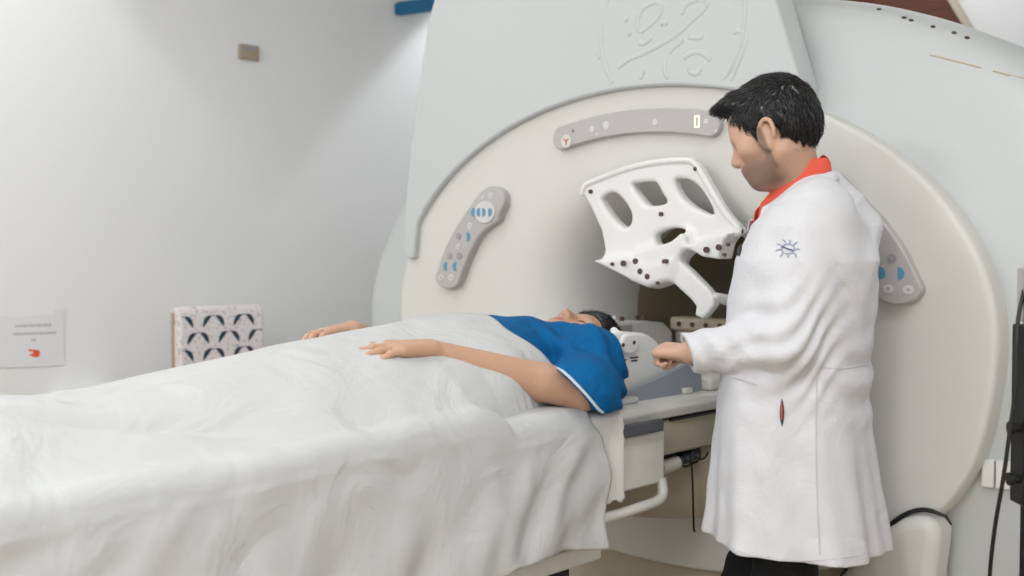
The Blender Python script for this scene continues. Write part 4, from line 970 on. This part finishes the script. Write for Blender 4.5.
# paper notice
q0 = on_wall(-6, 319); q1 = on_wall(63, 313); q2 = on_wall(64, 365); q3 = on_wall(-6, 368)
nt_ = thing('paper_notice', 'white paper notice with grey lines and orange mark taped to wall', 'notice', (S0, q0.y, q3.z))
bm = BM(); prism(bm, [(S0+.001, q.y, q.z) for q in (q0, q1, q2, q3)], (1, 0, 0), 0, .0025); part('sheet_of_paper', bm, 'paper', nt_, smooth=False)
bm = BM(); rs = random.Random(3)
for x0, x1, y0 in ((15, 51, 325.5), (13, 54, 333.5), (31, 35, 340)):
    x = x0
    while x < x1:
        wl = rs.uniform(.9, 2.2); yy = y0 - (x-30)*.035; a = on_wall(x, yy-1.3); b = on_wall(x+wl, yy+1.3)
        box(bm, (S0+.0035, a.y, b.z), (S0+.004, b.y, a.z)); x += wl + .9
part('printed_lines', bm, 'ink', nt_, smooth=False)
bm = BM(); l = [on_wall(*q) for q in ((28, 349), (33, 349.5), (38, 350), (39.5, 352), (38.5, 357), (33.5, 357), (28, 354.5), (32, 354), (33, 351.5), (28, 351))]
prism(bm, [(S0+.0035, q.y, q.z) for q in l], (1, 0, 0), 0, .0008); part('orange_mark', bm, 'orange', nt_, smooth=False)
for x, y in ((59, 314.5), (2, 320)):
    a = on_wall(x, y); bm = BM(); box(bm, (S0+.0036, a.y-.02, a.z-.012), (S0+.0042, a.y+.02, a.z+.016)); part('tape', bm, 'paper', nt_, smooth=False)
# blue bar
b0 = on_wall(394, 9); br = thing('blue_bar', 'flat blue painted bar high on wall at the scanner\'s left top', 'bar', (S0, b0.y, b0.z))
bm = BM(); d = Vector((.88, -.47, 0)); d = Vector((d.dot(GG), d.dot(GA), 0)); n = Vector((-d.y, d.x, 0)); hh = .030
o_ = Vector((S0+.022, b0.y, b0.z))
P = [o_ - n*.0 + Vector((0, 0, -hh)), o_ + d*.50 + Vector((0, 0, -hh)), o_ + d*.50 + Vector((0, 0, hh)), o_ + Vector((0, 0, hh))]
prism(bm, P, n, .0, .03); part('bar', bm, 'bluebar', br, bevel=.003)
bm = BM(); box(bm, (S0, b0.y+.005, b0.z-.025), (S0+.03, b0.y+.03, b0.z+.025)); part('wall_bracket', bm, 'bluebar', br)
# chair by the wall
CS = S0 + .30; ca = on_s(179, 308, CS); cb_ = on_s(264, 304, CS); ct0, ct1 = ca.y, cb_.y; ctop = (ca.z + cb_.z)/2; 
ch = thing('upholstered_chair', 'upholstered chair with navy scale-pattern fabric standing by the white wall', 'chair', (CS+.2, (ct0+ct1)/2, 0))
bm = BM(); prism(bm, [(CS-.06, 0, .48), (CS, 0, .48), (CS+.0, 0, .50), (CS, 0, ctop-.03), (CS-.02, 0, ctop), (CS-.05, 0, ctop), (CS-.065, 0, ctop-.03)], (0, 1, 0), ct0, ct1)
R_ = .058; row = 0; z = ctop - .086
while z > .52:
    t = ct0 + (R_*.2 if row % 2 == 0 else R_*1.3)
    while t < ct1 + .03:
        prev = None
        for a in np.linspace(12, 168, 25):
            w2_ = .0012 + .010*max(0, math.sin(math.radians(a)*2 if a < 90 else math.radians(180-a)*2))**2 * (1 if 14 < a < 72 or 108 < a < 166 else .4); a = math.radians(a)
            y1_, z1_ = t + (R_+w2_)*.74*math.cos(a), z + (R_+w2_)*.9*math.sin(a); y2_, z2_ = t + (R_-w2_)*.74*math.cos(a), z + (R_-w2_)*.9*math.sin(a)
            ok = ct0+.006 < min(y1_, y2_) and max(y1_, y2_) < ct1-.006 and z1_ < ctop-.018
            cur = (bm.verts.new((CS+.0009, y1_, z1_)), bm.verts.new((CS+.0009, y2_, z2_))) if ok else None
            if cur and prev: bm.faces.new((prev[0], cur[0], cur[1], prev[1])).material_index = 1
            prev = cur
        t += R_*2.2
    z -= R_*1.05; row += 1
for v in [v for v in bm.verts if not v.link_faces]: bm.verts.remove(v)
bk = part('backrest', bm, ['fabric', 'navy'], ch, bevel=.010, seg=2)
bm = BM(); box(bm, (CS-.035, ct0-.008, .44), (CS-.045, ct0-.0005, ctop-.02)); part('backrest_edge', bm, 'chairwood', bk, smooth=False)
bm = BM(); box(bm, (CS-.03, ct0, .42), (CS+.42, ct1, .475)); part('seat', bm, 'fabric', ch, bevel=.015)
for a in (CS-.05, CS+.37):
    for b in (ct0+.01, ct1-.05): bm = BM(); box(bm, (a, b, 0), (a+.04, b+.04, .42)); part('leg', bm, 'chairwood', ch, bevel=.004)
# white strip at the wall behind the sheet
a = on_s(57, 393, S0+.06); b = on_s(112, 389, S0+.06)
ws = thing('white_strip', 'narrow white strip on the wall behind the sheeted legs', 'shelf', (S0, a.y, a.z))
bm = BM(); box(bm, (S0, a.y, a.z-.02), (S0+.10, b.y, a.z)); part('board', bm, 'coil', ws, bevel=.004)
bm = BM(); box(bm, (S0, a.y+.05, a.z-.10), (S0+.015, a.y+.07, a.z-.02)); part('bracket', bm, 'skirt', ws, smooth=False)
# wood panel with slanting frame behind the scanner top
wp_ = thing('wooden_panel', 'dark reddish wooden panel with slanting pale edge on wall above scanner', 'panel', (1.5, T1, 2.0))
def ob(x, y, t=T1-.03): return on_t(x, y, t)
l = [ob(*q) for q in ((840, 60), (985, 60), (944, -8), (925, -35), (840, -35))]
zc = lambda q: (q.x, 0, min(q.z, CEIL-.01))
bm = BM(); prism(bm, [zc(q) for q in l], (0, 1, 0), T1-.03, T1); part('board', bm, 'wood', wp_, smooth=False)
l = [ob(*q) for q in ((985, 60), (991, 60), (951, -8), (932, -38), (926, -38), (944, -8))]
bm = BM(); prism(bm, [zc(q) for q in l], (0, 1, 0), T1-.05, T1); part('slanting_frame', bm, 'tablep', wp_, smooth=False)

# socket box on the housing side
h0, n0 = hit(hb, 985, 470); h1, _ = hit(hb, 1010, 472)
if h0 is not None:
    sb = thing('socket_box', 'white double plug box beside the scanner oval near the right edge', 'socket', tuple(h0))
    for q0_, q1_ in (((984, 459), (996, 485)), ((998, 460), (1012, 487))):
        a = hit(hb, q0_[0], (q0_[1]+q1_[1])/2)[0]; b = hit(hb, q1_[0], (q0_[1]+q1_[1])/2)[0]
        zt = hit(hb, q0_[0], q0_[1])[0].z; zb = hit(hb, q0_[0], q1_[1])[0].z
        zt = a.z + .032; zb = a.z - .032
        bm = BM(); prism(bm, [(a.x, a.y, zb), (b.x, b.y, zb), (b.x, b.y, zt), (a.x, a.y, zt)], (0, -1, 0), -.03, .016); part('plug_box', bm, 'coil', sb, bevel=.003)
# black equipment stand at the right edge
e0 = at(1021, 400, 2.15); stx = e0.x + .014; sty = 2.15
st = thing('equipment_stand', 'black equipment pole with clamps and cables at the right edge', 'stand', (stx, sty, 0), world=True)
bm = BM(); cyl(bm, (stx, sty, .03), (stx, sty, 1.29), .011, 14); part('pole', bm, 'black', st, world=True)
bm = BM(); box(bm, (stx-.016, sty-.02, at(0, 505, sty).z), (stx+.05, sty+.04, at(0, 325, sty).z)); part('black_housing', bm, 'black', st, world=True, bevel=.004)
bm = BM(); box(bm, (stx-.010, sty-.021, at(0, 322, sty).z), (stx+.045, sty+.035, at(0, 268, sty).z)); part('pale_label', bm, 'panel', st, world=True, bevel=.003)
for yy in (428, 479):
    z = at(0, yy, sty).z; bm = BM(); cyl(bm, (stx-.034, sty, z), (stx-.014, sty, z), .008, 12); cyl(bm, (stx-.037, sty, z), (stx-.030, sty, z), .013, 12); part('clamp_knob', bm, 'black', st, world=True)
bm = BM()
for k in range(5):
    a = 2*PI*k/5; tube(bm, [(stx, sty, .07), (stx+.24*math.cos(a), sty+.24*math.sin(a), .05)], .012, 8)
part('foot_base', bm, 'black', st, world=True)
for k in range(5):
    a = 2*PI*k/5; bm = BM(); cx_, cy_ = stx+.24*math.cos(a), sty+.24*math.sin(a); cyl(bm, (cx_-.01, cy_, .022), (cx_+.01, cy_, .022), .022, 12); part('caster_wheel', bm, 'black', st, world=True)
bm = BM(); cpts = [at(x, y, Y) for x, y, Y in ((1024, 290, 2.16), (1018, 320, 2.14), (1016, 350, 2.12), (1015, 390, 2.11), (1010, 430, 2.11), (1003, 480, 2.12), (996, 520, 2.14), (991, 560, 2.16), (988, 600, 2.2))]
cpts += [Vector((cpts[-1].x - .01, cpts[-1].y+.02, .3)), Vector((cpts[-1].x-.0, cpts[-1].y+.04, .012)), Vector((cpts[-1].x + .15, cpts[-1].y+.02, .010))]
tube(bm, spline(cpts, 6), .0042, 8); cb2 = part('power_cable', bm, 'black', None, world=True); tag(cb2, 'black cable hanging in a curve beside the equipment pole', 'cable')
